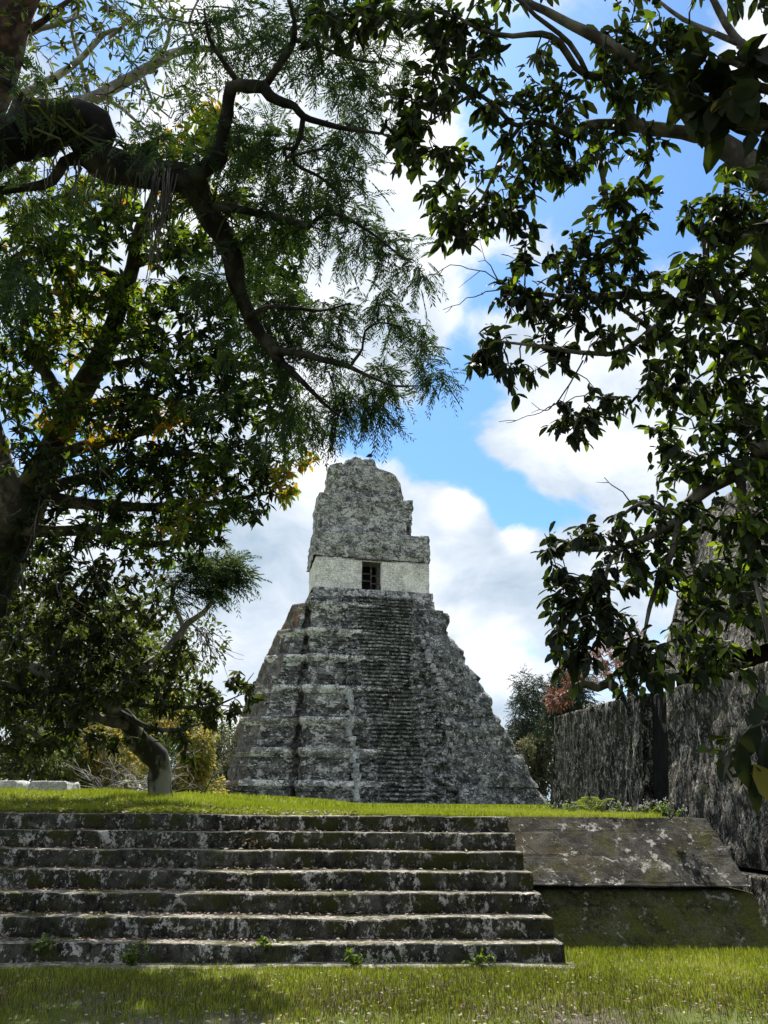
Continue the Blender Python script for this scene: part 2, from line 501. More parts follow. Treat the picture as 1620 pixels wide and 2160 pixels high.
M['leaf yellow'] = leafm('yellow leaves', [(0, (.14, .16, .05)), (.5, (.34, .27, .08)), (1, (.44, .33, .11))], .42, (1.4, 1.4, .9))
M['leaf dry'] = leafm('thin olive leaves', [(0, (.06, .065, .035)), (.6, (.11, .11, .06)), (1, (.18, .17, .09))], .25, (1.2, 1.2, .9))
M['leaf red'] = leafm('reddish leaves', [(0, (.17, .075, .05)), (.5, (.28, .15, .11)), (1, (.5, .37, .33))], .25, (1.2, 1.0, 1.0))
M['leaf conifer'] = leafm('dark needle sprays', [(0, (.012, .022, .018)), (.7, (.025, .042, .03)), (1, (.045, .065, .04))], .15)
M['grass'] = leafm('grass blades', [(0, (.07, .065, .022)), (.3, (.14, .15, .018)), (.7, (.30, .35, .025)), (1, (.50, .48, .16))], .35, (1.2, 1.3, .7), rough=.65, spec=.12)
M['dry grass'] = leafm('dry grass stalks', [(0, (.08, .06, .03)), (1, (.3, .25, .14))], .2, (1.1, 1.1, .8))
M['litter'] = leafm('fallen leaves', [(0, (.07, .04, .025)), (.5, (.22, .13, .09)), (1, (.45, .38, .3))], .05, (1, 1, 1), rough=.7)
M['weed'] = leafm('weed leaves', [(0, (.05, .08, .02)), (1, (.16, .22, .04))], .3)
M['fern'] = leafm('fern fronds', [(0, (.06, .08, .02)), (1, (.22, .27, .05))], .3)
M['white flower'] = leafm('white flowers', [(0, (.5, .5, .45)), (1, (.75, .75, .7))], .2, (1, 1, 1))
M['feather'] = bark('black feathers', (.008, .008, .009), (.02, .02, .022))


def soil_mat(name, grass_share):
    m, g = mat_new(name)
    co = g.n('TexCoord', out=3)
    n = g.noise(co, 1.1, 7, .65); n2 = g.noise(co, 14, 5, .7)
    soil = g.mix(n2, (.05, .042, .03), (.15, .135, .11))
    gr = g.mix(n2, (.05, .065, .015), (.12, .15, .03))
    col = g.mix(g.ss(g.math('ADD', g.math('MULTIPLY', n, .8), g.math('MULTIPLY', n2, .2)), .62 - grass_share * .4, .72 - grass_share * .4), soil, gr)
    finish(g, col, .95, n2, .7, .03)
    return m


M['ground'] = soil_mat('earth and short turf', .45)
M['lawn'] = soil_mat('turf', .9)

# ------------------------------------------------------------------ terrain
STAIR_Y = 8.62
RISE = 0.192
TREAD = 0.335
PLAT_Z = 7 * RISE
PLAT_Y = STAIR_Y + 6 * TREAD


def plat_h(x, y):
    x = np.asarray(x, float); y = np.asarray(y, float)
    h = PLAT_Z + 0.24 * smooth(-x, 0.8, 5.0) * smooth(y, 10.9, 15.0)
    h = h + 0.06 * smooth(-x, 1.0, 4.0) * smooth(y, 10.6, 11.3)
    p = np.stack([x.ravel(), y.ravel(), np.zeros(x.size)], 1)
    h = h + (vnoise(p, .6, 5, 3).reshape(x.shape)) * 0.03 * smooth(y, 10.8, 12.0)
    return h - 0.012


def ground_h(x, y):
    p = np.stack([np.ravel(x), np.ravel(y), np.zeros(np.size(x))], 1)
    return vnoise(p, .5, 3, 3).reshape(np.shape(x)) * 0.03 * smooth(np.abs(np.asarray(y) - STAIR_Y), 0.1, 1.5)


def grid_sheet(name, xs, ys, hf, mat, label):
    X, Y = np.meshgrid(xs, ys)
    Z = hf(X, Y)
    mb = MB()
    nx, ny = len(xs), len(ys)
    i, j = np.meshgrid(np.arange(ny - 1), np.arange(nx - 1), indexing='ij')
    a = i * nx + j
    q = np.stack([a, a + 1, a + nx + 1, a + nx], -1).reshape(-1, 4)
    mb.add(np.stack([X, Y, Z], -1).reshape(-1, 3), quads=q)
    o = mb.build(name, mat, None, True)
    return tag(o, label, None, None, 'structure')


xs = np.concatenate([[-900, -300, -100, -50, -25], np.linspace(-14, 14, 90), [25, 50, 100, 300, 900]])
ys = np.concatenate([[-300, -80, -30, -10], np.linspace(0, 9, 70), [12, 20, 60, 200, 1500]])
grid_sheet('ground', xs, ys, ground_h, M['ground'], 'short patchy turf in front of the stone stairs')


def platform_sheet():
    xs = np.concatenate([[-700, -250, -90, -45, -25], np.linspace(-14, 4.14, 100)])
    ys = np.concatenate([np.linspace(PLAT_Y + .27, 22, 80), [26, 32, 40, 50, 58, 66]])
    grid_sheet('platform_lawn', xs, ys, plat_h, M['lawn'], 'bright green lawn on top of the stone platform')
    xs = np.concatenate([np.linspace(4.5, 14, 10), [25, 50, 100, 300, 700]])
    xs2 = np.concatenate([[-700, -250, -90], np.linspace(-45, 45, 30), [100, 300, 700]])
    ys2 = np.concatenate([np.linspace(66, 140, 20), [250, 600, 1500]])
    grid_sheet('plaza_lawn', xs2, ys2, lambda x, y: plat_h(x, y) - .02, M['lawn'], 'distant lawn of the plaza round the temple')
    ys3 = np.concatenate([np.linspace(21.5, 40, 8), [50, 66]])
    grid_sheet('side_lawn', np.concatenate([[4.14], np.linspace(6, 45, 10), [100, 300, 700]]), ys3, lambda x, y: plat_h(x, y) - .02, M['lawn'], 'lawn behind the rough stone pyramid')


platform_sheet()

# ------------------------------------------------------------------ foreground stairs
STAIR_ROT = math.radians(2.5)
X_R0, X_R1, X_L = 1.84, 1.72, -9.0
stairs = empty('stone_staircase', (0, STAIR_Y, 0), 0,
               'wide mossy stone staircase of seven worn steps in front of the lawn', 'staircase')


def step_mesh(k):
    """step k (0..6): riser with worn rounded nosing and a tread running back under the next step"""
    xr = X_R0 + (X_R1 - X_R0) * k / 6.0
    nx = 260
    x = np.linspace(X_L, xr, nx)
    z0 = k * RISE - (0.0 if k else 0.10); z1 = (k + 1) * RISE
    y0 = k * TREAD
    back = TREAD + 0.10 if k < 6 else 0.5
    prof = [(0.012, z0), (0.004, z0 + .03), (0.0, z0 + RISE * .2), (0.006, z0 + RISE * .4), (0.0, z0 + RISE * .6), (0.0, z0 + RISE * .8),
            (.004, z1 - .014), (.02, z1 - .001), (.06, z1 + .002), (.14, z1 + .001), (.25, z1), (back, z1), (back, z0)]
    if k == 0:
        prof[0] = (0.012, -.10)
    P = np.zeros((len(prof), nx, 3))
    for r, (yy, zz) in enumerate(prof):
        P[r, :, 0] = x; P[r, :, 1] = y0 + yy; P[r, :, 2] = zz
    fl = P.reshape(-1, 3)
    q = fl + np.array([0, k * 3.7, 0])
    n1 = vnoise(q, 1.1, 20 + k, 3).reshape(len(prof), nx)
    n2 = vnoise(q, 7.0, 40 + k, 3).reshape(len(prof), nx)
    # block joints: stones of uneven length, each pushed in or out a little
    xb = X_L; edges = []
    rr = random.Random(100 + k)
    while xb < xr:
        L = rr.uniform(.35, .9); edges.append((xb, rr.uniform(-.018, .018), rr.uniform(-.008, .006))); xb += L
    off = np.zeros(nx); dz = np.zeros(nx); joint = np.zeros(nx)
    for (a, o, d) in edges:
        off[x >= a] = o; dz[x >= a] = d
        joint = np.maximum(joint, np.exp(-((x - a) / .022) ** 2))
    front = np.array([1, 1, 1, 1, 1, 1, 1, 1, .6, .3, .1, 0, 0])[:, None]
    P[:, :, 1] += front * (n1 * .022 + n2 * .016 + off[None] + joint[None] * .02)
    top = np.array([0, 0, 0, 0, 0, .3, 1, 1, 1, .8, .5, .2, 0])[:, None]
    P[:, :, 2] += top * (n1 * .011 + n2 * .007 + dz[None] - joint[None] * .012)
    # a worn, sagging place
    P[:, :, 2] -= top * .02 * np.exp(-((x - (-1.3 + 1.1 * math.sin(k * 2.1))) / .5) ** 2)[None] * (1 if k in (0, 1, 3) else .3)
    i, j = np.meshgrid(np.arange(len(prof) - 1), np.arange(nx - 1), indexing='ij')
    a = i * nx + j
    quads = np.stack([a, a + 1, a + nx + 1, a + nx], -1).reshape(-1, 4)
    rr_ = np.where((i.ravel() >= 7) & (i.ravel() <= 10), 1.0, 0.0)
    mb = MB()
    n = len(prof)
    mb.add(P.reshape(-1, 3), quads=quads, ngons=[[r * nx + nx - 1 for r in range(n)], [r * nx for r in range(n)][::-1]], rnd=rr_)
    return mb


def step_material():
    """riser stone and tread in one surface: treads coloured paler, as if lit from above"""
    return M['step']


for k in range(7):
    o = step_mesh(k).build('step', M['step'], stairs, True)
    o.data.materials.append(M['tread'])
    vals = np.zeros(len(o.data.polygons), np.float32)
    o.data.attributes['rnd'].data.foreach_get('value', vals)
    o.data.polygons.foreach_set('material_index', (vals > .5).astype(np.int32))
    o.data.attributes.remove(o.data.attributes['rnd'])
# base slab lip
mb = MB()
x = np.linspace(X_L, 1.92, 160)
prof = [(-.17, -.1), (-.17, .012), (-.15, .03), (-.08, .036), (.05, .036)]
P = np.zeros((5, 160, 3))
for r, (yy, zz) in enumerate(prof):
    P[r, :, 0] = x; P[r, :, 1] = yy; P[r, :, 2] = zz
nn = vnoise(P.reshape(-1, 3), 1.6, 77, 3).reshape(5, 160)
P[:3, :, 1] += nn[:3] * .09; P[:, :, 2] += nn * .012 - .004
i, j = np.meshgrid(np.arange(4), np.arange(159), indexing='ij'); a = i * 160 + j
mb.add(P.reshape(-1, 3), quads=np.stack([a, a + 1, a + 161, a + 160], -1).reshape(-1, 4), ngons=[[r * 160 + 159 for r in range(5)]])
mb.build('base_slab', M['tread'], stairs, True)
stairs.rotation_euler.z = STAIR_ROT

# ------------------------------------------------------------------ sloping platform wall (right of the stairs)
pw = empty('platform_wall', (3.0, 9.3, 0), 0, 'sloping mossy stone platform wall with a dark groove, right of the stairs', 'wall')


def wall_panel(x0, x1b, x1t, yb, yt, z0, z1, seed, nx=150, nz=40, back=10.75, amp=1.0, side=True):
    mb = MB()
    mid = np.linspace(0, 1, nz)
    P = np.zeros((nz + 2, nx, 3))
    for r in range(nz + 2):
        s = 0 if r == 0 else (1 if r == nz + 1 else mid[r - 1])
        xr = x1b + (x1t - x1b) * s
        P[r, :, 0] = np.linspace(x0, xr, nx)
        P[r, :, 1] = yb + (yt - yb) * s
        P[r, :, 2] = z0 + (z1 - z0) * s
    P[0, :, 1] = back; P[nz + 1, :, 1] = back
    fl = P.reshape(-1, 3)
    n1 = vnoise(fl, 1.3, seed, 4).reshape(nz + 2, nx); n2 = vnoise(fl, 9, seed + 5, 3).reshape(nz + 2, nx)
    inn = np.ones((nz + 2, 1)); inn[0] = 0; inn[-1] = 0
    P[:, :, 1] += inn * (n1 * .035 + n2 * .02) * amp
    top = np.zeros((nz + 2, 1)); top[-2:] = 1; top[:2] = 1
    P[:, :, 2] += top * n1 * .012
    P[:, -6:, 0] += (n2 * .02)[:, -6:]
    i, j = np.meshgrid(np.arange(nz + 1), np.arange(nx - 1), indexing='ij'); a = i * nx + j
    q = np.stack([a, a + 1, a + nx + 1, a + nx], -1).reshape(-1, 4)
    mb.add(P.reshape(-1, 3), quads=q, ngons=[[r * nx + nx - 1 for r in range(nz + 2)], [r * nx for r in range(nz + 2)][::-1]])
    return localise(mb, (3.0, 9.3, 0))


def wall_x(px, py, Y): return atY(px, py, Y)[0]


wall_panel(.9, 4.36, 4.26, 10.0, 10.86, .60, PLAT_Z, 60, back=12.0).build('upper_panel', M['talud'], pw, True)
wall_panel(.9, 4.48, 4.40, 9.62, 10.10, -.06, .545, 66, back=12.0, amp=1.3).build('lower_panel', M['talud low'], pw, True)
# platform flank and fill behind the panels
mb = MB()
loft(mb, rect(.9, 4.2, 11.0, 22, 6, 30), rect(.9, 4.16, 11.0, 22, 6, 30), 0, PLAT_Z - .03, 4)
localise(mb, (3.0, 9.3, 0)).build('platform_core', M['talud'], pw)

# ------------------------------------------------------------------ rough pyramid on the right
def pyr_x(y): return 7.1 - .15 * y


pyr = empty('stone_pyramid', (8, 15, 0), 0, 'dark rough stone pyramid with steep stepped walls, right of the lawn', 'pyramid')


def rough(seed, amp=1.0):
    def f(P, nrm, tt):
        sh = P.shape
        fl = P.reshape(-1, 3)
        st = fl * np.array([1, 1, .45])
        d = vnoise(fl, .8, seed, 3) * .07 + vnoise(st, 5.0, seed + 3, 3) * .05 + vnoise(fl * np.array([1, 1, .35]), 12, seed + 5, 2) * .04
        d = d.reshape(sh[0], sh[1]) * amp
        P[:, :, :2] += nrm[None] * d[:, :, None]
        P[1:-1, :, 2] += .05 * vnoise(fl, 3, seed + 9, 2).reshape(sh[0], sh[1])[1:-1]
        return P
    return f


def pyr_block(name, y0, y1, z0, z1, lean, inset=0.0, x_back=16.0, seed=0, lean_end=.12, amp=1.0, rows=None, lean_near=None, mat='pyramid'):
    a = np.array([pyr_x(y1) + inset, y1]); b = np.array([pyr_x(y0) + inset, y0])
    h = z1 - z0
    ob = [a, b, (x_back, y0 - .15 * 0), (x_back, y1)]
    ln = lean_end if lean_near is None else lean_near
    ot = [a + [lean * h, -lean_end * h], b + [lean * h, ln * h], (x_back, y0 + ln * h), (x_back, y1 - lean_end * h)]

    def dens(poly):
        out = []
        segs = [130, 24, 12, 24]
        if y1 - y0 > 12: segs[0] = 220
        for (p, q, k) in zip(poly, poly[1:] + poly[:1], segs):
            p = np.asarray(p, float); q = np.asarray(q, float)
            out += [p + (q - p) * s / k for s in range(k)]
        return np.array(out)
    mb = MB()
    loft(mb, dens(ob), dens(ot), z0, z1, rows or max(12, int(h * 18)), rough(seed, amp))
    localise(mb, (8, 15, 0))
    return mb.build(name, M[mat], pyr, False)


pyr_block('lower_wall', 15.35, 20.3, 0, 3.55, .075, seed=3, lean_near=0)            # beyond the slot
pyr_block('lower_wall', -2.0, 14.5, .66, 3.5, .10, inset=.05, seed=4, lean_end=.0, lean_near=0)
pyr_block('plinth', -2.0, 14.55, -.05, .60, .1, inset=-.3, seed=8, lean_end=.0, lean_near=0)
pyr_block('slot_fill', 14.52, 15.33, 0, 3.52, .10, inset=.12, seed=5, amp=.5, lean_near=0, lean_end=0, mat='shade stone')  # shade of the slot painted on as a near-black block
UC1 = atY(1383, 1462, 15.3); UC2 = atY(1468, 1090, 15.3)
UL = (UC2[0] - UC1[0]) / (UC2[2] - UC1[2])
pyr_block('moulding', -2.0, 15.2, 3.5, 3.86, .0, inset=UC1[0] - pyr_x(15.3) + .38, seed=12, amp=.6, lean_end=0, lean_near=0, mat='shade stone')  # set-back band, its shade put into the colour
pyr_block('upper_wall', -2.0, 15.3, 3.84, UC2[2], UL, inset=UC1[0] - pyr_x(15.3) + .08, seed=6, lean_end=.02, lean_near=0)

# ------------------------------------------------------------------ great temple
PHI = math.radians(12)
D_C = 96.0
EX = np.array([math.cos(PHI), math.sin(PHI), 0]); EN = np.array([math.sin(PHI), -math.cos(PHI), 0])
T0 = atY(784, 1247, D_C)                # threshold of the doorway on the front wall of the shrine
TBASE_Z = 0.6
TORG = np.array([T0[0], T0[1], TBASE_Z])
temple = empty('temple_pyramid', tuple(TORG), PHI,
               'tall grey stepped stone temple with a central stairway and roof comb on its summit', 'temple')
SL = 0.36                               # advance of the front per metre down
Z_T = atY(760, 1274, D_C)[2] - .3
C0 = np.array([0, 0, EYE])


def on_front(px, py, fwd=0.0, slope=SL):
    """local (u, v, z) where the pixel's ray meets the sloping front plane; v grows away from the viewer"""
    d = ray(px, py)
    # EN.(P-TORG) = fwd + slope*(Z_T - z)
    den = EN @ d + slope * d[2]
    t = (fwd + slope * (Z_T - EYE) - EN @ (C0 - TORG)) / den
    P = C0 + d * t
    return np.array([EX @ (P - TORG), -(EN @ (P - TORG)), P[2] - TBASE_Z])


def on_flat(px, py, fwd=0.0):
    return on_front(px, py, fwd, 0.0)


F0 = 2.6                                # the terraces start in front of the shrine wall
left_pts = [(468, 1700), (499, 1614), (519, 1566), (535, 1513), (557, 1450), (584, 1388), (610, 1330), (640, 1276)]
right_pts = [(1166, 1705), (1157, 1691), (1070, 1532), (1046, 1474), (1017, 1426), (993, 1402), (981, 1364), (954, 1340), (945, 1296), (916, 1279)]
ins_pts = [(624, 1700), (627, 1686), (641, 1508), (653, 1373), (657, 1276)]
LP = np.array([on_front(x, y, F0) for x, y in left_pts])
RP = np.array([on_front(x, y, F0) for x, y in right_pts])
IP = np.array([on_front(x, y, F0 + 1.0) for x, y in ins_pts])


def itp(A, z):
    o = np.argsort(A[:, 2])
    return np.interp(z, A[o, 2], A[o, 0])


led = [on_front(x, y, F0)[2] for x, y in [(470, 1690), (490, 1646), (515, 1578), (535, 1513), (557, 1447), (586, 1383), (612, 1330), (640, 1276)]]
led[0] = min(led[0], 0.2); led[0] = 0.0
BACK = 17.0


def v_front(z): return -(F0 + SL * (Z_T - TBASE_Z - z))


def terrace_disp(seed, uL, uR):
    def f(P, nrm, tt):
        sh = P.shape; fl = P.reshape(-1, 3)
        er = smooth(fl[:, 0], uL + (uR - uL) * .45, uL + (uR - uL) * .8) * (fl[:, 1] < 6)
        d = vnoise(fl, .35, seed, 4) * (.10 + .75 * er) + vnoise(fl * np.array([1, 1, 1.6]), 1.3, seed + 1, 3) * (.09 + .25 * er)
        # masonry courses that broke away in blocks
        blk = hash3(np.floor(fl[:, 0] / 1.3 + np.floor(fl[:, 2] / .45) * .5), np.floor(fl[:, 2] / .45), np.floor(fl[:, 1] / 3), seed)
        d = d - .22 * (blk > .8) * (.5 + er) + .05 * (blk < .3)
        t_ = np.repeat(tt, sh[1])
        d = d + (1 - er) * (.50 * smooth(t_, .82, .85) - .34 * (1 - smooth(t_, .34, .38)))
        P[:, :, :2] += nrm[None] * d.reshape(sh[0], sh[1])[:, :, None]
        zr = P[:, :, 2]; za_, zb_ = zr[0].mean(), zr[-1].mean()
        lin = itp(RP, za_) + (itp(RP, zb_) - itp(RP, za_)) * (zr - za_) / (zb_ - za_)
        P[:, :, 0] += smooth(P[:, :, 0], uL + (uR - uL) * .6, uL + (uR - uL) * .95) * (itp(RP, zr) - lin) * 1.15
        P[-1, :, 2] += (vnoise(fl, .8, seed + 4, 3) * (.06 + .5 * er)).reshape(sh[0], sh[1])[-1]
        return P
    return f


def outline(z, grow, seed=0):
    uL = itp(LP, z); uR = itp(RP, z); uI = itp(IP, z)
    vf = v_front(z)
    uM = uR - (uI - uL) * .85
    vb = BACK + (Z_T - TBASE_Z - z) * .55
    gl = grow
    c = min(1.0, (uI - uL) * .25)       # corner indentation
    pts = [(uL - gl, vf + c), (uL - gl + c * .15, vf + c), (uL + c, vf - gl * .8), (uI - .7, vf - gl), (uI - .6, vf + .6), (uI - .1, vf + .6), (uI, vf - 1.2 - gl), (uM, vf - 1.0 - gl * .3), (uM + 1.2, vf - gl * .3),
           (uR - .8, vf), (uR, vf + 1.0), (uR, vb), (uL - gl, vb)]
    return pts


def dens_same(pa, pb, step):
    """densify two matching polygons with the same counts"""
    A = []; B = []
    n = len(pa)
    for i in range(n):
        a0, a1 = np.array(pa[i]), np.array(pa[(i + 1) % n]); b0, b1 = np.array(pb[i]), np.array(pb[(i + 1) % n])
        k = max(1, int(round(np.linalg.norm(a1 - a0) / step)))
        for s in range(k):
            A.append(a0 + (a1 - a0) * s / k); B.append(b0 + (b1 - b0) * s / k)
    return np.array(A), np.array(B)


for k in range(len(led) - 1):
    z0, z1 = led[k], led[k + 1]
    pa = outline(z0, 0.0); pb = outline(z1, .85)
    A, B = dens_same(pa, pb, .4)
    mb = MB()
    z1_ = z1 + (.05 if k < len(led) - 2 else 0)
    loft(mb, A, B, z0 - (.3 if k else 1.0), z1_, max(6, int((z1 - z0) / .33)), terrace_disp(300 + 7 * k, pa[0][0], pa[10][0]))
    o = mb.build('terrace', M['terrace'], temple)
    o.data.materials.append(M['brownside']); o.data.materials.append(M['rubble']); o.data.materials.append(M['cornice'])
    cen = np.zeros(len(o.data.polygons) * 3); o.data.polygons.foreach_get('center', cen); cen = cen.reshape(-1, 3)
    nor = np.zeros(len(o.data.polygons) * 3); o.data.polygons.foreach_get('normal', nor); nor = nor.reshape(-1, 3)
    idx = np.zeros(len(cen), np.int32)
    idx[(cen[:, 2] > z1 - .22 * (z1 - z0)) & (cen[:, 1] < 6)] = 3
    idx[(nor[:, 0] < -.6) & (cen[:, 0] < itp(LP, cen[:, 2]) + 1.6)] = 1
    um = pa[0][0] + (pa[10][0] - pa[0][0]) * .52
    idx[(cen[:, 0] + vnoise(cen, .4, 9, 3) * 2.0 > um) & (cen[:, 1] < 5)] = 2
    o.data.polygons.foreach_set('material_index', idx)

# stairway
s_l = [(753, 1700), (735, 1450), (722, 1276)]; s_r = [(974, 1705), (937, 1518), (921, 1421), (882, 1325), (872, 1276)]
SF = F0 + 2.0
SLP = np.array([on_front(x, y, SF) for x, y in s_l]); SRP = np.array([on_front(x, y, SF) for x, y in s_r])
c_l = [(800, 1700), (795, 1600), (776, 1500), (760, 1400), (752, 1276)]; c_r = [(898, 1705), (890, 1600), (872, 1500), (864, 1420), (868, 1330), (866, 1276)]
CLP = np.array([on_front(x, y, SF) for x, y in c_l]); CRP = np.array([on_front(x, y, SF) for x, y in c_r])
ztop = Z_T - TBASE_Z
NS = 54
mb = MB()
cols = 84
rows = []
for i in range(NS):
    za = ztop * i / NS; zb = ztop * (i + 1) / NS; zm = za + (zb - za) * .5
    va = -(SF + SL * (ztop - za))
    rows.append((za, va + .06)); rows.append((zm, va + .10)); rows.append((zm + .01, va - .10)); rows.append((zb, va - .08))
rows.append((ztop, -(SF)));
rows.append((ztop, -(F0) + 2.0))
P = np.zeros((len(rows), cols, 3))
for r, (z, v) in enumerate(rows):
    a, b = itp(SLP, z), itp(SRP, z)
    P[r, :, 0] = np.linspace(a, b, cols); P[r, :, 1] = v; P[r, :, 2] = z
fl = P.reshape(-1, 3)
u = fl[:, 0]; z = fl[:, 2]
cl = itp(CLP, z); crr = itp(CRP, z)
inside = smooth(u, cl - .6, cl + .5) * (1 - smooth(u, crr - .5, crr + .6))
nz = vnoise(fl, .45, 81, 4); nz2 = vnoise(fl, 1.6, 82, 3)
dv = (1 - inside) * (nz * .55 + nz2 * .35 + .1) + inside * (nz2 * .07 - .12)
dz_ = (1 - inside) * nz2 * .32 + inside * vnoise(fl * np.array([1, 0, 3.0]), .9, 84, 2) * .07
plane = -(SF + SL * (ztop - z))
fl[:-cols * 2, 1] += ((1 - inside) * (plane - fl[:, 1]))[:-cols * 2]
blk = hash3(np.floor(fl[:, 0] / .8 + np.floor(z / .5) * .5), np.floor(z / .5), z * 0, 5)
dv = dv + (1 - inside) * (blk - .5) * .7
fl[:, 1] += dv; fl[:, 2] += dz_ + inside * (vnoise(fl, .6, 88, 3) * .12)
i, j = np.meshgrid(np.arange(len(rows) - 1), np.arange(cols - 1), indexing='ij'); a = i * cols + j
q = np.stack([a, a + 1, a + cols + 1, a + cols], -1).reshape(-1, 4)
mb.add(fl, quads=q)
# cheeks of the ramp
for side in (0, cols - 1):
    edge = fl.reshape(len(rows), cols, 3)[:, side]
    inner = edge.copy(); inner[:, 1] += 4.0
    m = len(edge)
    qq = [[k, k + 1, m + k + 1, m + k] if side else [k, m + k, m + k + 1, k + 1] for k in range(m - 1)]
    mb.add(np.vstack([edge, inner]), quads=qq)
stairway = o = mb.build('stairway', M['rubble'], temple)
o.data.materials.append(M['stairst']); o.data.materials.append(M['nosing'])
cen = np.zeros(len(o.data.polygons) * 3); o.data.polygons.foreach_get('center', cen); cen = cen.reshape(-1, 3)
ins_ = (cen[:, 0] > itp(CLP, cen[:, 2])) & (cen[:, 0] < itp(CRP, cen[:, 2]))
rowi = np.arange(len(cen)) // (cols - 1)
mi = ins_.astype(np.int32)
mi[ins_ & (rowi % 4 == 2) & (vnoise(cen, .7, 31, 3) > -.05)] = 2
o.data.polygons.foreach_set('material_index', mi)
def blocky(seed, amp=.15, coarse=.5, blockamp=.18):
    def f(P, nrm, tt):
        sh = P.shape; fl = P.reshape(-1, 3)
        d = vnoise(fl, coarse, seed, 4) * amp * 1.6 + vnoise(fl, 2.2, seed + 1, 3) * amp * .7
        blk = hash3(np.floor(fl[:, 0] / .9 + np.floor(fl[:, 2] / .5) * .5), np.floor(fl[:, 2] / .5), np.floor(fl[:, 1] / 1.5), seed)
        d += blockamp * (blk - .5) - blockamp * 1.5 * (hash3(np.floor(fl[:, 0] / 1.3), np.floor(fl[:, 2] / 1.6), np.floor(fl[:, 1] / 2), seed + 9) > .86)
        P[:, :, :2] += nrm[None] * d.reshape(sh[0], sh[1])[:, :, None]
        P[1:, :, 2] += (vnoise(fl, 1.1, seed + 2, 3) * amp * .8).reshape(sh[0], sh[1])[1:]
        return P
    return f


# pale broken edges of the stairway
for pts_, nm in (([(754, 1702), (747, 1600), (741, 1540), (736, 1455)], 0), ([(958, 1600), (950, 1565), (940, 1518)], 1), ([(921, 1440), (905, 1390), (893, 1350)], 2)):
    P_ = np.array([on_front(x, y, SF + .1) for x, y in pts_])
    pp, rr_ = resample(P_, [.30, .30, .28, .2][:len(P_)], .55)
    mb = MB(); q_ = random.Random(nm)
    for p0, p1 in zip(pp[:-1], pp[1:]):
        if q_.random() < .22: continue
        jx = q_.uniform(-.22, .22); w_ = q_.uniform(.18, .42)
        a_, b_ = np.array(p0), np.array(p1)
        ob = rect(a_[0] + jx - w_, a_[0] + jx + w_, a_[1] - .25, a_[1] + 1.5, 3, 2)
        loft(mb, ob, ob + rng.normal(0, .05, ob.shape), min(a_[2], b_[2]), max(a_[2], b_[2]) - .03, 3, blocky(600 + nm, .1, .9, .1), cap=(3, 2))
    mb.build('stair_edge', M['white edge'], stairway)

# summit platform, shrine, roof comb
def px_rect(xl, xr, yt, yb, fwd):
    a = on_flat(xl, yb, fwd); b = on_flat(xr, yb, fwd); c = on_flat((xl + xr) / 2, yt, fwd); e = on_flat((xl + xr) / 2, yb, fwd)
    return a[0], b[0], e[2], c[2]


CD = 7.6                                # depth of the shrine


def block(name, mat, xl, xr, yt, yb, fwd, depth, seed, amp=.12, lean=0.0, ztop_f=None, blockamp=.15, step=.33, z0=None):
    u0, u1, za, zb = px_rect(xl, xr, yt, yb, fwd)
    if z0 is not None: za = z0
    m = max(4, int((u1 - u0) / step)); d = max(3, int(depth / (step * 1.6)))
    ob = rect(u0, u1, -fwd, -fwd + depth, m, d)
    k = lean * (zb - za)
    ot = rect(u0 + k, u1 - k, -fwd + k, -fwd + depth - k, m, d)
    zt = zb if ztop_f is None else np.array([ztop_f(q) for q in ot[:, 0]])
    mb = MB()
    loft(mb, ob, ot, za, zt, max(4, int((zb - za) / step)), blocky(seed, amp, .5, blockamp), cap=(m, d))
    return mb.build(name, mat, temple), (u0, u1, za, zb)


_, b1 = block('summit_platform', M['terrace'], 655, 915, 1262, 1281, 2.2, CD + 4.4, 401, .10, z0=ztop - .6)
_, b2 = block('summit_step', M['comb'], 660, 912, 1244, 1264, 1.0, CD + 2.2, 405, .08, z0=b1[3] - .2)
# shrine walls round the doorway
u0, u1, za, zb = px_rect(664, 906, 1180, 1247, 0.0)
du0, du1, dza, dzb = px_rect(764, 804, 1185, 1244, 0.0)
za = b2[3] - .05


def shrine_piece(a, b, z0, z1, v0, v1, name, seed, mat=M['plaster']):
    mb = MB()
    m = max(3, int((b - a) / .4)); d = max(2, int((v1 - v0) / .5))
    loft(mb, rect(a, b, v0, v1, m, d), rect(a + .02, b - .02, v0 + .02, v1, m, d), z0, z1, max(4, int((z1 - z0) / .4)), blocky(seed, .04, .5, .05), cap=(m, d))
    return mb.build(name, mat, temple)


WT = 1.5
wall_mb = MB()
for (a_, b_, z_, sd_) in ((u0, du0, za, 411), (du1, u1, za, 412), (du0 + .01, du1 - .01, dzb, 413)):
    m = max(3, int((b_ - a_) / .4)); d = int(CD / .5)
    loft(wall_mb, rect(a_, b_, 0, CD, m, d), rect(a_ + .02, b_ - .02, .02, CD, m, d), z_, zb, max(4, int((zb - z_) / .4)), blocky(sd_, .04, .5, .05), cap=(m, d))
shrine = wall_mb.build('shrine_wall', M['plaster'], temple)
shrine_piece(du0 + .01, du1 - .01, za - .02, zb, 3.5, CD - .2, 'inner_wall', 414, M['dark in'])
# door: grille with dark bars, lintel beam
dr = MB()


def bar(mb, a, b, r):
    a = np.array(a, float); b = np.array(b, float); t = (b - a) / np.linalg.norm(b - a)
    s = np.cross(t, [0, 1, 0]); s /= np.linalg.norm(s); w = np.cross(t, s)
    c = [a + s * r * i + w * r * j for i, j in ((-1, -1), (1, -1), (1, 1), (-1, 1))] + [b + s * r * i + w * r * j for i, j in ((-1, -1), (1, -1), (1, 1), (-1, 1))]
    mb.add(c, quads=[[0, 1, 5, 4], [1, 2, 6, 5], [2, 3, 7, 6], [3, 0, 4, 7], [3, 2, 1, 0], [4, 5, 6, 7]])


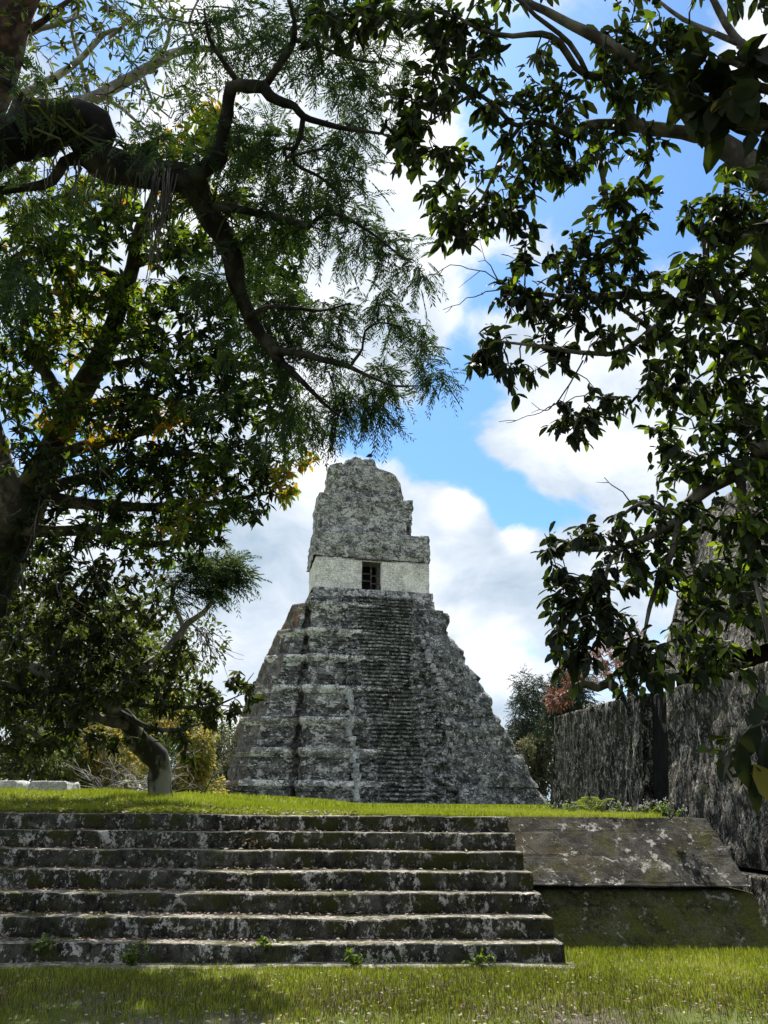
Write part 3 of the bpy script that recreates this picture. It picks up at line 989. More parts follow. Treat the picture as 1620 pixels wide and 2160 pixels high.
vb_ = .9
bar(dr, (du0 + .03, vb_, dza), (du0 + .03, vb_, dzb), .09)
um_ = du0 + (du1 - du0) * .52
bar(dr, (um_, vb_, dza), (um_, vb_, dzb), .08)
bar(dr, (du1 - .03, vb_, dza), (du1 - .03, vb_, dzb), .09)
for s in (.02, .36, .62): bar(dr, (du0, vb_ + .02, dza + (dzb - dza) * s), (um_, vb_ + .02, dza + (dzb - dza) * s), .07)
for s in (.28, .56): bar(dr, (um_, vb_ + .02, dza + (dzb - dza) * s), (du1, vb_ + .02, dza + (dzb - dza) * s), .07)
dr.build('door_grille', M['wood'], shrine)
lb = MB(); l0, l1, lz0, lz1 = px_rect(748, 826, 1178, 1183, 0.06)
bar(lb, (l0, -.02, (lz0 + lz1) / 2), (l1, -.02, (lz0 + lz1) / 2), .13)
lb.build('lintel', M['wood'], shrine)
_, b3 = block('upper_zone', M['comb'], 664, 907, 1121, 1180, .28, CD + .5, 421, .15, .02, blockamp=.3, z0=zb + .01)
CF = -1.6                                # comb stands back from the front
_, b4 = block('roof_comb', M['comb'], 670, 871, 1047, 1123, CF, 5.6, 431, .16, .0, blockamp=.32, z0=b3[3] - .2)
q = lambda x, y: on_flat(x, y, CF - .4)[[0, 2]]
prof = np.array([q(668, 1005), q(678, 1000), q(679, 984), q(700, 978), q(726, 975), q(731, 967), q(748, 963), q(786, 965), q(793, 969), q(797, 988), q(818, 994), q(833, 1000), q(838, 1007), q(847, 1022), q(849, 1040)])
block('roof_comb', M['comb'], 692, 850, 985, 1047, CF - .5, 4.4, 441, .16, .0, blockamp=.34, z0=b4[3] - .2, ztop_f=lambda uu: float(np.interp(uu, prof[:, 0], prof[:, 1])))

# black vulture on the roof comb
bp = on_flat(780, 962.5, CF - .9)
def bird():
    mb = MB()
    pts = [(-.42, 0, .12), (-.3, 0, .2), (-.15, 0, .3), (0, 0, .4), (.12, 0, .5), (.18, 0, .6), (.2, 0, .68), (.25, 0, .73), (.31, 0, .72), (.37, 0, .70)]
    rad = [.03, .08, .15, .18, .14, .08, .06, .065, .04, .012]
    p, r = resample(pts, rad, .03)
    tube(mb, p, r, 10)
    for s in (-.06, .06):
        tube(mb, [(0, s, .3), (.02, s, .15), (0, s, 0)], [.035, .018, .016], 6)
        tube(mb, [(0, s, 0.01), (.1, s * 1.3, 0.01)], [.016, .008], 5)
        # folded wing
        p2, r2 = resample([(.08, s * 2.4, .46), (-.1, s * 2.6, .36), (-.28, s * 1.8, .22), (-.4, s, .12)], [.06, .08, .05, .015], .05)
        tube(mb, p2, r2, 8)
    return mb


bd = bird().build('black_vulture', M['feather'], None, True)
bd.scale = (1.45, 1.45, 1.45)
bw = TORG + EX * bp[0] - EN * bp[1]
bd.location = (bw[0], bw[1], TBASE_Z + bp[2] - .42); bd.rotation_euler.z = math.radians(35)
tag(bd, 'small black vulture perched on top of the temple roof comb', 'bird')

# ------------------------------------------------------------------ foliage builders
LEAF_T = np.array([(0, 0, 0), (.22, .36, .08), (.55, .50, .12), (.86, .28, .05), (1.0, 0, -.05), (.86, -.28, .05), (.55, -.50, .12), (.22, -.36, .08), (.5, 0, 0)])   # along, across, fold
LEAF_Q = [[0, 1, 2, 8], [8, 2, 3, 4], [0, 8, 6, 7], [8, 4, 5, 6]]


def basis(dirs, roll_up):
    d = dirs / (np.linalg.norm(dirs, axis=1)[:, None] + 1e-9)
    u = roll_up - (roll_up * d).sum(1)[:, None] * d
    u /= np.linalg.norm(u, axis=1)[:, None] + 1e-9
    s = np.cross(u, d)
    return d, s, u


def put_leaves(mb, pos, dirs, length, width, rnd, up=None):
    """one folded, pointed leaf per row"""
    n = len(pos)
    if n == 0: return
    if up is None:
        up = rng.normal(0, .55, (n, 3)) + np.array([0, 0, 1.0])
    d, s, u = basis(dirs, up)
    length = np.broadcast_to(length, (n,)); width = np.broadcast_to(width, (n,))
    T = LEAF_T
    V = pos[:, None, :] + T[None, :, 0, None] * (d * length[:, None])[:, None, :] + T[None, :, 1, None] * (s * width[:, None])[:, None, :] + T[None, :, 2, None] * (u * width[:, None])[:, None, :]
    # droop of the tip
    V[:, 3:6, 2] -= (length * .05)[:, None]; V[:, 4, 2] -= length * .06
    q = (np.arange(n)[:, None, None] * 9 + np.array(LEAF_Q)[None]).reshape(-1, 4)
    mb.add(V.reshape(-1, 3), quads=q, rnd=np.repeat(rnd, 4))


def rosettes(mb, P, axis, per, length, width, droop, spread=1.0, rnd_mu=None, sd=.22):
    """leaves in a whorl round each tip"""
    n = len(P)
    k = rng.poisson(per, n) + 2
    idx = np.repeat(np.arange(n), k); m = len(idx)
    ang = rng.uniform(0, 2 * math.pi, m)
    ax = axis[idx]; ax = ax / (np.linalg.norm(ax, axis=1)[:, None] + 1e-9)
    u = np.cross(ax, np.array([.31, .22, .9])); u /= np.linalg.norm(u, axis=1)[:, None] + 1e-9
    w = np.cross(ax, u)
    rad = np.cos(ang)[:, None] * u + np.sin(ang)[:, None] * w
    d = rad * spread + ax * rng.uniform(.0, .9, m)[:, None] + np.array([0, 0, -1.0]) * (droop * rng.uniform(.3, 1.3, m))[:, None]
    length = np.broadcast_to(length, (n,))[idx]
    L = length * rng.uniform(.45, 1.25, m); W = width * rng.uniform(.6, 1.25, m) * (L / length) ** .4
    pos = P[idx] + ax * (rng.uniform(-.6, .2, m) * length)[:, None]
    mu = rng.uniform(0, 1, n) if rnd_mu is None else rnd_mu
    r = np.clip(mu[idx] + rng.normal(0, sd, m), 0, 1)
    put_leaves(mb, pos, d, L, W, r)


def fronds(mb, P, dirs, length, pairs, leafl, leafw, droop, rnd):
    """feathery leaf: drooping midrib with pairs of narrow leaflets"""
    n = len(P)
    d = dirs / (np.linalg.norm(dirs, axis=1)[:, None] + 1e-9)
    L = length * rng.uniform(.6, 1.25, n)
    t = np.linspace(.12, 1.0, pairs)
    side = np.cross(d, np.array([0, 0, 1.0])); side /= np.linalg.norm(side, axis=1)[:, None] + 1e-9
    tl = rng.normal(0, .5, n); upv = np.cross(side, d)
    side = side * np.cos(tl)[:, None] + upv * np.sin(tl)[:, None]
    X = P[:, None, :] + d[:, None, :] * (L[:, None] * t[None])[..., None]
    X[..., 2] -= droop * L[:, None] * t[None] ** 2
    tg = d[:, None, :] + np.array([0, 0, -1.0]) * (2 * droop * t)[None, :, None]
    tg = tg / np.linalg.norm(tg, axis=2)[..., None]
    for sgn in (-1, 1):
        ld = tg * .75 + sgn * side[:, None, :] * .65 + np.array([0, 0, -.22])
        ld = ld / np.linalg.norm(ld, axis=2)[..., None]
        ll = leafl * (1.05 - .5 * np.abs(t - .45))[None] * rng.uniform(.75, 1.2, (n, pairs))
        a = X; b = X + ld * ll[..., None]
        wv = np.cross(ld, rng.normal(0, 1, (n, pairs, 3))); wv /= np.linalg.norm(wv, axis=2)[..., None] + 1e-9
        mid = X + ld * (ll * .5)[..., None]
        V = np.stack([a, mid + wv * leafw, b, mid - wv * leafw], 2).reshape(-1, 3)
        q = np.arange(n * pairs * 4).reshape(-1, 4)
        mb.add(V, quads=q, rnd=np.repeat(np.clip(rnd + rng.normal(0, .1, n), 0, 1), pairs))
    # midrib
    wv = side * .004
    V = np.stack([P + wv, X[:, -1] + wv * .4, X[:, -1] - wv * .4, P - wv], 1).reshape(-1, 3)
    mb.add(V, quads=np.arange(n * 4).reshape(-1, 4), rnd=0.1)


def blob_points(blobs, r_of, dens=1.0):
    """random tips inside picture-plane clumps that get a real distance and real depth"""
    out = []
    for b in blobs:
        px, py, rx, ry = b[:4]; n = b[4] if len(b) > 4 else 10
        n = max(1, int(round(n * dens)))
        r0 = r_of(px, py) if len(b) < 6 else b[5]
        for _ in range(n):
            while True:
                q = rng.uniform(-1, 1, 3)
                if q @ q < 1: break
            q = q * 1.0
            depth = r0 + q[2] * max(rx, ry) / FPX * r0 * 1.6
            out.append(at(px + q[0] * rx, py + q[1] * ry, depth))
    return np.array(out)


class Tree:
    def __init__(self, name, base, label, cat='tree', group=None):
        self.root = empty(name, tuple(base), 0, label, cat, group)
        self.base = np.asarray(base, float)
        self.nodes = []                   # points twigs may start from

    def limb(self, pts, rad, mat, name='branch', sides=8, knot=.25, step=.12, seed=0, node=True):
        p, r = resample(pts, rad, step)
        wob = np.stack([vnoise(p + k * 31.7 + seed, 1.4, seed + k, 3) for k in range(3)], 1)
        edge = np.ones(len(p)); edge[0] = 0
        p = p + wob * (np.minimum(r * .6, .06) + .015)[:, None] * edge[:, None]
        mb = MB(); tube(mb, p, r, sides, knot, seed)
        localise(mb, self.base)
        o = mb.build(name, mat, self.root, True)
        if node: self.nodes.append(p)
        return p

    def twigs(self, P, mat, r0=.012, r1=.004, sag=.12, name='twigs', maxd=99):
        """join each tip to the nearest wood; tips nearer the limbs are joined first"""
        N = np.concatenate(self.nodes)
        d0 = np.array([np.min(((N - p) ** 2).sum(1)) for p in P])
        order = np.argsort(d0)
        nodes = np.zeros((len(N) + len(P) * 3 + 1, 3)); nodes[:len(N)] = N; k = len(N)
        mb = MB(); axis = np.zeros_like(P)
        for i in order:
            p = P[i]
            dd = ((nodes[:k] - p) ** 2).sum(1); dd[dd < 1e-6] = 9e9
            j = int(np.argmin(dd)); a = nodes[j]; v = p - a; L = math.sqrt(dd[j])
            m1 = a + v * .35 + rng.normal(0, .08, 3) * L + np.array([0, 0, sag * L * .6]); m2 = a + v * .7 + rng.normal(0, .06, 3) * L + np.array([0, 0, sag * L * .5])
            axis[i] = p - m2
            w = r0 if L > .5 else (r0 + r1) * .5
            tube(mb, [a, m1, m2, p], [w, (w * 2 + r1) / 3, (w + 2 * r1) / 3, r1], 4)
            nodes[k] = m1; nodes[k + 1] = m2; nodes[k + 2] = p; k += 3
        localise(mb, self.base)
        mb.build(name, mat, self.root, True)
        return axis

    def crown(self, mb, mat, name='crown'):
        localise(mb, self.base)
        return mb.build(name, mat, self.root)


def pl(pts, r):
    """picture polyline at range(s) r"""
    rs = np.broadcast_to(np.asarray(r, float), (len(pts),)) if np.ndim(r) == 0 else np.interp(np.linspace(0, 1, len(pts)), np.linspace(0, 1, len(r)), r)
    return [at(x, y, q) for (x, y), q in zip(pts, rs)]


# ------------------------------------------------------------------ right tree (glossy leaves, hanging over the view)
RB = np.array([5.6, 5.2, 0.0])
rt = Tree('glossy_leaf_tree', RB, 'dark glossy broad-leaved tree reaching in from the right edge over the view')
j1 = at(1730, 500, 7.3); j2 = at(1760, 900, 6.7)
rt.limb([RB + (0, 0, -.2), RB + (.02, 0, 1.5), (j2 + RB) / 2 + np.array([.5, 0, .7]), RB * [1, 1, 0] + [-.1, .1, j2[2] + .3], RB * [1, 1, 0] + [-.2, .1, j1[2]], RB * [1, 1, 0] + [-.2, -.3, j1[2] + 2.5]],
        [.34, .30, .27, .24, .2, .12], M['bark grey'], 'trunk', 12, .15, .2, 1)
trunk_top = RB * [1, 1, 0] + [-.1, .1, j1[2] - .6]; trunk_mid = RB * [1, 1, 0] + [-.1, .1, j2[2]]; trunk_low = RB * [1, 1, 0] + [0, 0, 2.6]
BR = [([(1620, 375), (1560, 330), (1500, 290), (1440, 230), (1400, 180), (1350, 140), (1310, 110), (1255, 75), (1200, 50), (1150, 25), (1100, 0), (1030, -50)], [7.3, 7.4, 7.9], [.13, .10, .085, .07, .06, .055, .05, .045, .04, .035, .03, .02], trunk_top),
      ([(1445, 276), (1390, 275), (1340, 268), (1290, 262), (1240, 262), (1200, 285), (1150, 260), (1080, 262)], [7.6, 7.2], [.06, .055, .05, .045, .035, .028, .02, .01], at(1500, 290, 7.62)),
      ([(1340, 250), (1310, 225), (1285, 195), (1290, 150)], [7.4, 7.6], [.04, .035, .03, .02], at(1350, 268, 7.4)),
      ([(1240, 160), (1180, 90), (1140, 72), (1080, 76), (1010, 60), (960, 30)], [7.5, 7.3], [.03, .03, .026, .02, .016, .01], at(1350, 140, 7.7)),
      ([(1200, 90), (1130, 30), (1080, -20)], [7.5, 7.6], [.022, .018, .012], at(1240, 160, 7.5)),
      ([(1620, 690), (1580, 672), (1540, 665), (1470, 645), (1400, 630), (1330, 618), (1250, 622), (1180, 625), (1110, 615)], [6.9, 6.7], [.07, .06, .055, .05, .042, .035, .03, .022, .012], trunk_mid),
      ([(1620, 735), (1540, 732), (1480, 730), (1420, 718), (1370, 690), (1310, 650)], [6.6, 6.8], [.045, .04, .035, .03, .024, .015], trunk_mid),
      ([(1420, 718), (1380, 690), (1320, 740), (1240, 745), (1130, 730), (1050, 720)], [6.7, 6.5], [.03, .028, .024, .02, .015, .008], at(1450, 722, 6.65)),
      ([(1640, 940), (1600, 970), (1540, 1008), (1490, 1035), (1450, 1068), (1440, 1095), (1400, 1115), (1330, 1150), (1250, 1160), (1180, 1155)], [6.2, 6.0], [.07, .062, .058, .052, .045, .04, .034, .026, .02, .01], trunk_mid),
      ([(1445, 1085), (1400, 1075), (1350, 1060), (1310, 1085)], [6.1, 6.0], [.03, .026, .018, .01], at(1450, 1068, 6.05)),
      ([(1330, 1150), (1290, 1180), (1275, 1230), (1250, 1300)], [6.0, 5.8], [.02, .018, .014, .008], at(1340, 1148, 6.0)),
      ([(1560, 1000), (1565, 1060), (1580, 1085), (1590, 1150), (1560, 1240), (1530, 1330)], [6.1, 6.0], [.035, .032, .028, .022, .016, .01], at(1540, 1008, 6.1)),
      ([(1435, 1095), (1420, 1170), (1380, 1260), (1360, 1350)], [6.0, 5.9], [.03, .024, .018, .01], at(1440, 1092, 6.05)),
      ([(1620, 140), (1570, 95), (1530, 50), (1500, 0), (1480, -30)], [8.4, 8.8], [.05, .04, .035, .03, .02], trunk_top),
      ([(1570, 95), (1500, 70), (1440, 40), (1390, 0)], [8.5, 8.8], [.03, .025, .02, .014], at(1600, 120, 8.4)),
      ([(1540, 665), (1500, 600), (1490, 520), (1480, 450)], [6.8, 7.0], [.04, .03, .025, .012], at(1560, 668, 6.85)),
      ([(1250, 290), (1265, 350), (1285, 440), (1300, 520), (1290, 580)], [7.3, 7.0], [.028, .024, .02, .014, .008], at(1260, 262, 7.3)),
      ([(1100, 262), (1060, 330), (1030, 400), (1000, 450)], [7.3, 7.1], [.02, .016, .012, .007], at(1150, 260, 7.25)),
      ([(1080, 262), (1010, 200), (960, 220), (900, 260)], [7.2, 7.1], [.02, .018, .013, .007], at(1100, 262, 7.2))]
for k, (p, r, w, st) in enumerate(BR):
    P_ = pl(p, r)
    rt.limb([st] + P_, [w[0]] + w, M['bark grey'], 'branch', 8, .15, .1, 10 + k)
RBL = [(700, 25, 50, 40, 9), (770, 40, 60, 50, 12), (690, 80, 30, 25, 3), (840, 20, 60, 40, 9), (900, 50, 60, 50, 9), (960, 90, 70, 60, 14), (1010, 40, 50, 40, 6), (930, 190, 80, 60, 16), (860, 250, 50, 50, 10), (880, 310, 60, 45, 12), (840, 280, 30, 30, 5),
       (960, 340, 60, 50, 12), (940, 430, 50, 60, 13), (1000, 470, 70, 50, 14), (960, 500, 40, 30, 4), (1090, 500, 30, 50, 6), (1080, 420, 70, 60, 15), (1100, 330, 80, 60, 15), (1090, 250, 80, 60, 12), (1040, 180, 80, 60, 12), (1180, 240, 60, 50, 7), (1150, 180, 60, 50, 6),
       (1130, 110, 50, 40, 4), (1290, 110, 50, 60, 8), (1350, 60, 60, 50, 10), (1400, 120, 70, 60, 13), (1310, 190, 70, 50, 10), (1380, 200, 60, 50, 9), (1420, 60, 40, 40, 4), (1170, 350, 60, 60, 10), (1230, 300, 60, 50, 8), (1290, 310, 50, 30, 4), (1290, 440, 60, 50, 9), (1340, 400, 40, 30, 4),
       (1300, 510, 60, 50, 10), (1220, 510, 50, 50, 8), (1360, 480, 45, 40, 5), (1380, 310, 40, 25, 4), (1490, 450, 60, 50, 10), (1560, 400, 50, 60, 12), (1590, 500, 40, 80, 14), (1510, 530, 60, 60, 12), (1460, 570, 45, 40, 6), (1540, 470, 50, 50, 8),
       (1090, 600, 50, 50, 7), (1190, 580, 70, 55, 12), (1290, 580, 60, 50, 9), (1180, 650, 80, 40, 9), (1090, 655, 40, 35, 5), (1040, 715, 45, 35, 7), (1020, 770, 35, 30, 5), (1090, 785, 45, 40, 7), (1150, 750, 55, 45, 8), (1200, 700, 60, 40, 6), (1260, 650, 60, 40, 7), (1350, 620, 60, 50, 9),
       (1420, 650, 70, 55, 12), (1500, 620, 70, 60, 14), (1580, 620, 50, 60, 13), (1290, 720, 60, 35, 6), (1380, 750, 70, 55, 10), (1470, 750, 70, 60, 13), (1560, 750, 55, 70, 15), (1600, 700, 30, 60, 8), (1190, 880, 40, 35, 7), (1230, 900, 40, 40, 7), (1300, 840, 50, 35, 6), (1380, 830, 55, 45, 9),
       (1440, 840, 50, 45, 8), (1500, 840, 55, 55, 11), (1580, 850, 45, 60, 13), (1420, 910, 55, 40, 8), (1520, 920, 55, 50, 11), (1590, 950, 35, 60, 11), (1420, 985, 45, 45, 8), (1480, 985, 45, 40, 7), (1385, 1055, 35, 25, 3), (1540, 980, 40, 30, 5),
       (1180, 1150, 45, 40, 7), (1240, 1130, 45, 35, 7), (1300, 1125, 45, 40, 6), (1380, 1110, 45, 40, 6), (1450, 1110, 40, 50, 8), (1170, 1225, 35, 40, 6), (1230, 1230, 50, 50, 11), (1300, 1210, 55, 55, 9), (1370, 1200, 55, 55, 10), (1440, 1190, 55, 70, 14), (1200, 1310, 50, 45, 11), (1255, 1310, 40, 50, 9),
       (1190, 1380, 40, 35, 7), (1235, 1400, 25, 50, 7), (1310, 1300, 40, 60, 9), (1340, 1390, 45, 45, 10), (1330, 1450, 25, 25, 3), (1400, 1400, 45, 50, 10), (1460, 1330, 50, 70, 14), (1510, 1240, 55, 75, 16), (1570, 1150, 50, 80, 16), (1590, 1280, 35, 80, 11), (1480, 1430, 30, 45, 5), (1550, 1370, 50, 60, 8), (1600, 1050, 25, 60, 8), (1520, 1100, 45, 50, 9)]

RBL += [(x, y, 75, 70, 11) for x, y in [(1690, 60), (1700, 200), (1800, 120), (1680, 340), (1790, 320), (1700, 460), (1680, 600), (1790, 560), (1690, 740), (1780, 800), (1680, 880), (1700, 1010), (1660, 1130), (1900, 300), (1900, 650), (1300, -60), (1450, -70), (1600, -60), (1100, -60)]]


def r_right(px, py): return float(np.interp(py, [0, 300, 700, 1000, 1450], [7.6, 7.2, 6.6, 6.1, 5.8]))


P_ = blob_points([(b[0], b[1], b[2] * 1.12, b[3] * 1.12, b[4]) for b in RBL], r_right, 1.75)
ax = rt.twigs(P_, M['bark grey'], .011, .004, .1)
mb = MB()
mu = np.clip(.36 + vnoise(P_, .8, 71, 2) * .6 + rng.normal(0, .12, len(P_)), 0, 1)
rosettes(mb, P_ + rng.normal(0, .02, P_.shape), ax, 4.7, .136 * np.linalg.norm(P_ - [0, 0, EYE], axis=1) / 7.2, .053, .9, .85, mu, .26)
rt.crown(mb, M['leaf right'])
# bare twigs poking out of this tree
TW = [[(1060, 600), (1010, 570), (950, 560), (925, 575)], [(1060, 605), (1000, 625), (935, 655)], [(1050, 590), (1035, 560), (1010, 550)], [(1230, 760), (1170, 850), (1110, 880), (1050, 885)], [(1170, 850), (1150, 870), (1120, 850)], [(1330, 1060), (1300, 1020), (1275, 1005)], [(1400, 180), (1450, 120), (1480, 70)], [(1400, 110), (1440, 95), (1500, 85)]]
mb = MB()
for k, t in enumerate(TW):
    P2 = pl(t, r_right(*t[0]))
    p, r = resample(P2, np.linspace(.007, .003, len(P2)), .06)
    p[1:] += rng.normal(0, .012, p[1:].shape)
    tube(mb, p, r, 4)
    for q in range(3, len(p) - 1, 4):
        e = p[q] + (p[q] - p[q - 2]) * .8 + rng.normal(0, .06, 3)
        tube(mb, [p[q], (p[q] + e) / 2 + rng.normal(0, .01, 3), e], [.004, .003, .002], 3)
localise(mb, RB); mb.build('bare_twigs', M['bark red'], rt.root, True)

# big dark leaves, upper right: a second tree standing nearer
GB = np.array([4.6, 3.0, 0.0])
gt = Tree('big_leaf_tree', GB, 'tree with very large rounded dark leaves at the upper right edge')
gtop = at(1680, 330, 5.2)
gt.limb([GB + (0, 0, -.2), GB + (0, 0, 1.6), GB + (-.05, .1, 3.2), [GB[0] - .1, GB[1] + .2, gtop[2]], [GB[0] - .3, GB[1] + .2, gtop[2] + 1.6]], [.13, .12, .11, .09, .04], M['bark grey'], 'trunk', 10, .15, .2, 2)
for k, (t, w) in enumerate([([(1640, 270), (1570, 250), (1500, 220), (1450, 190)], .035), ([(1650, 200), (1600, 160), (1540, 130), (1490, 130)], .03), ([(1660, 500), (1620, 480), (1600, 470)], .02)]):
    gt.limb([[GB[0] - .1, GB[1] + .2, gtop[2] + (.2 if k < 2 else -.7)]] + pl(t, 5.2), [w + .01] + list(np.linspace(w, .008, len(t))), M['bark grey'], 'branch', 6, .1, .1, 40 + k)
P_ = blob_points([(1490, 130, 50, 30, 4, 5.2), (1560, 130, 50, 40, 4, 5.2), (1470, 200, 40, 40, 5, 5.2), (1550, 210, 55, 50, 6, 5.2), (1600, 260, 35, 50, 5, 5.2), (1510, 250, 40, 30, 3, 5.2), (1600, 120, 30, 40, 3, 5.3), (1610, 480, 20, 40, 4, 5.2)], None)
ax = gt.twigs(P_, M['bark grey'], .009, .005, .05)
mb = MB(); rosettes(mb, P_, ax, 2.6, .20, .115, .8, .9, rng.uniform(0, .7, len(P_)), .2)
gt.crown(mb, M['leaf big'])

# sapling with broad leaves, lower right, close to the eye
SB = np.array([2.15, 3.1, 0.0])
sp_ = Tree('broad_leaf_sapling', SB, 'small sapling with drooping broad leaves and one yellow leaf at the lower right edge')
s_top = at(1700, 1560, 3.7)
sp_.limb([SB + (0, 0, -.1), SB + (.02, 0, .8), SB + (.0, .15, 1.5), s_top, s_top + [-.05, .1, .7]], [.03, .027, .024, .02, .008], M['bark grey'], 'trunk', 8, .1, .15, 3)
for k, t in enumerate([[(1640, 1570), (1580, 1575), (1540, 1590), (1510, 1580)], [(1650, 1600), (1600, 1610), (1560, 1610)], [(1650, 1530), (1610, 1530), (1580, 1545)], [(1660, 1480), (1610, 1470)]]):
    sp_.limb([s_top] + pl(t, 3.7), [.012] + list(np.linspace(.01, .004, len(t))), M['bark grey'], 'branch', 6, .1, .06, 60 + k)
mb = MB()
lf = [(1545, 1560, -40, -5, .16, .2), (1535, 1590, -45, 40, .17, .1), (1560, 1600, -35, 70, .19, .25), (1580, 1615, 15, 80, .2, .4), (1590, 1610, 40, 60, .2, .95), (1600, 1590, 30, 55, .2, .2), (1560, 1565, 10, 55, .18, .3), (1610, 1560, 20, 60, .2, .1), (1585, 1540, 20, 60, .18, .1),
      (1570, 1600, -15, 85, .19, .2), (1605, 1530, -30, 45, .18, .2), (1620, 1600, 10, 75, .2, .15), (1540, 1575, -20, 60, .15, .3), (1550, 1555, -50, 10, .14, .75), (1620, 1470, -20, 30, .16, .75), (1610, 1490, -25, 35, .14, .3), (1630, 1560, -20, 70, .2, .1), (1600, 1620, -10, 60, .18, .3), (1520, 1580, -20, 10, .10, .85)]
for l in list(lf):
    lf.append((l[0] + rng.normal(0, 22), l[1] + rng.normal(0, 18), l[2] + rng.normal(0, 25), l[3] + rng.normal(0, 15), l[4] * rng.uniform(.45, .85), float(np.clip(l[5] + rng.normal(0, .2), 0, .85))))
pp = np.array([at(a, b, 3.6 + .25 * rng.uniform(-1, 1)) for a, b, *_ in lf])
qq = np.array([at(a + c, b + d, 3.6 + .2 * rng.uniform(-1, 1)) for a, b, c, d, *_ in lf])
put_leaves(mb, pp, qq - pp, np.array([l[4] for l in lf]) * .95, np.array([l[4] for l in lf]) * .44, np.array([l[5] for l in lf]), up=rng.normal(0, .5, (len(lf), 3)) + np.array([0, -1, .7]))
sp_.crown(mb, M['leaf big'])

# ------------------------------------------------------------------ feathery tree (left, dark crooked limb across the view)
AB = np.array([-7.6, 7.2, 0.0])
ft = Tree('feathery_leaf_tree', AB, 'feathery-leaved tree with a thick dark crooked limb across the upper left')
a0 = at(-160, 350, 10.0)
ft.limb([AB + (0, 0, -.2), AB + (0, 0, 2.5), AB + (.1, .1, 5), [AB[0] + .3, AB[1] - .1, a0[2] - .3], [AB[0] + .2, AB[1], a0[2] + 2.5]], [.5, .42, .38, .36, .2], M['bark dark'], 'trunk', 14, .15, .25, 4)
ast = np.array([AB[0] + .3, AB[1] - .1, a0[2] - .4])
main = [(-30, 318), (30, 300), (75, 275), (110, 262), (150, 258), (185, 256), (203, 278), (192, 312), (215, 340), (260, 352), (310, 360), (360, 368), (400, 378), (428, 412), (450, 465), (478, 515), (492, 560), (498, 610), (522, 670), (560, 722), (596, 768)]
mr = [.20, .21, .27, .22, .20, .20, .20, .19, .17, .16, .155, .15, .16, .14, .12, .11, .10, .085, .075, .065, .05]
ft.limb([ast] + pl(main, [9.2, 9.0, 8.8]), [.3] + mr, M['bark dark'], 'branch', 12, .45, .08, 5)
AR = [([(400, 375), (440, 352), (464, 335), (474, 290), (482, 240), (488, 186), (520, 182), (556, 184), (570, 203), (600, 216), (622, 224), (640, 246), (690, 262), (740, 272), (810, 282)], [.10, .09, .08, .07, .066, .064, .062, .06, .052, .046, .042, .034, .028, .022, .012]),
      ([(556, 184), (580, 150), (608, 112), (622, 85), (620, 40), (606, 0)], [.04, .036, .034, .03, .024, .018]),
      ([(622, 85), (660, 88), (700, 105), (750, 122), (800, 130)], [.024, .02, .018, .014, .008]),
      ([(640, 246), (630, 290), (618, 312), (598, 312), (604, 330), (650, 318), (690, 314)], [.03, .028, .024, .02, .018, .014, .008]),
      ([(618, 312), (622, 345), (660, 365), (690, 385), (730, 430)], [.022, .02, .016, .012, .008]),
      ([(450, 435), (500, 438), (540, 448), (600, 462), (650, 478), (668, 460), (700, 448), (760, 478), (820, 520), (870, 552)], [.05, .045, .04, .036, .03, .022, .02, .016, .012, .007]),
      ([(575, 738), (640, 748), (700, 762), (740, 775), (780, 795), (830, 815), (880, 815)], [.045, .04, .034, .028, .02, .014, .008]),
      ([(740, 772), (765, 735), (770, 700), (800, 680), (850, 690)], [.018, .015, .013, .01, .007]),
      ([(596, 768), (640, 810), (680, 850), (720, 880)], [.04, .03, .02, .01]),
      ([(520, 670), (560, 650), (610, 650), (680, 655), (740, 640)], [.03, .026, .02, .015, .008]),
      ([(190, 330), (135, 345), (108, 385), (60, 396), (0, 402)], [.08, .055, .05, .045, .04]),
      ([(90, 268), (60, 225), (20, 180), (-40, 150)], [.07, .05, .04, .03]),
      ([(505, 180), (470, 130), (440, 80), (430, 20)], [.03, .026, .02, .012])]
for k, (p, w) in enumerate(AR):
    ft.limb(pl(p, [8.75, 8.5]) if k not in (10, 11) else pl(p, [9, 9.2]), w, M['bark dark'], 'branch', 8, .3, .08, 70 + k)
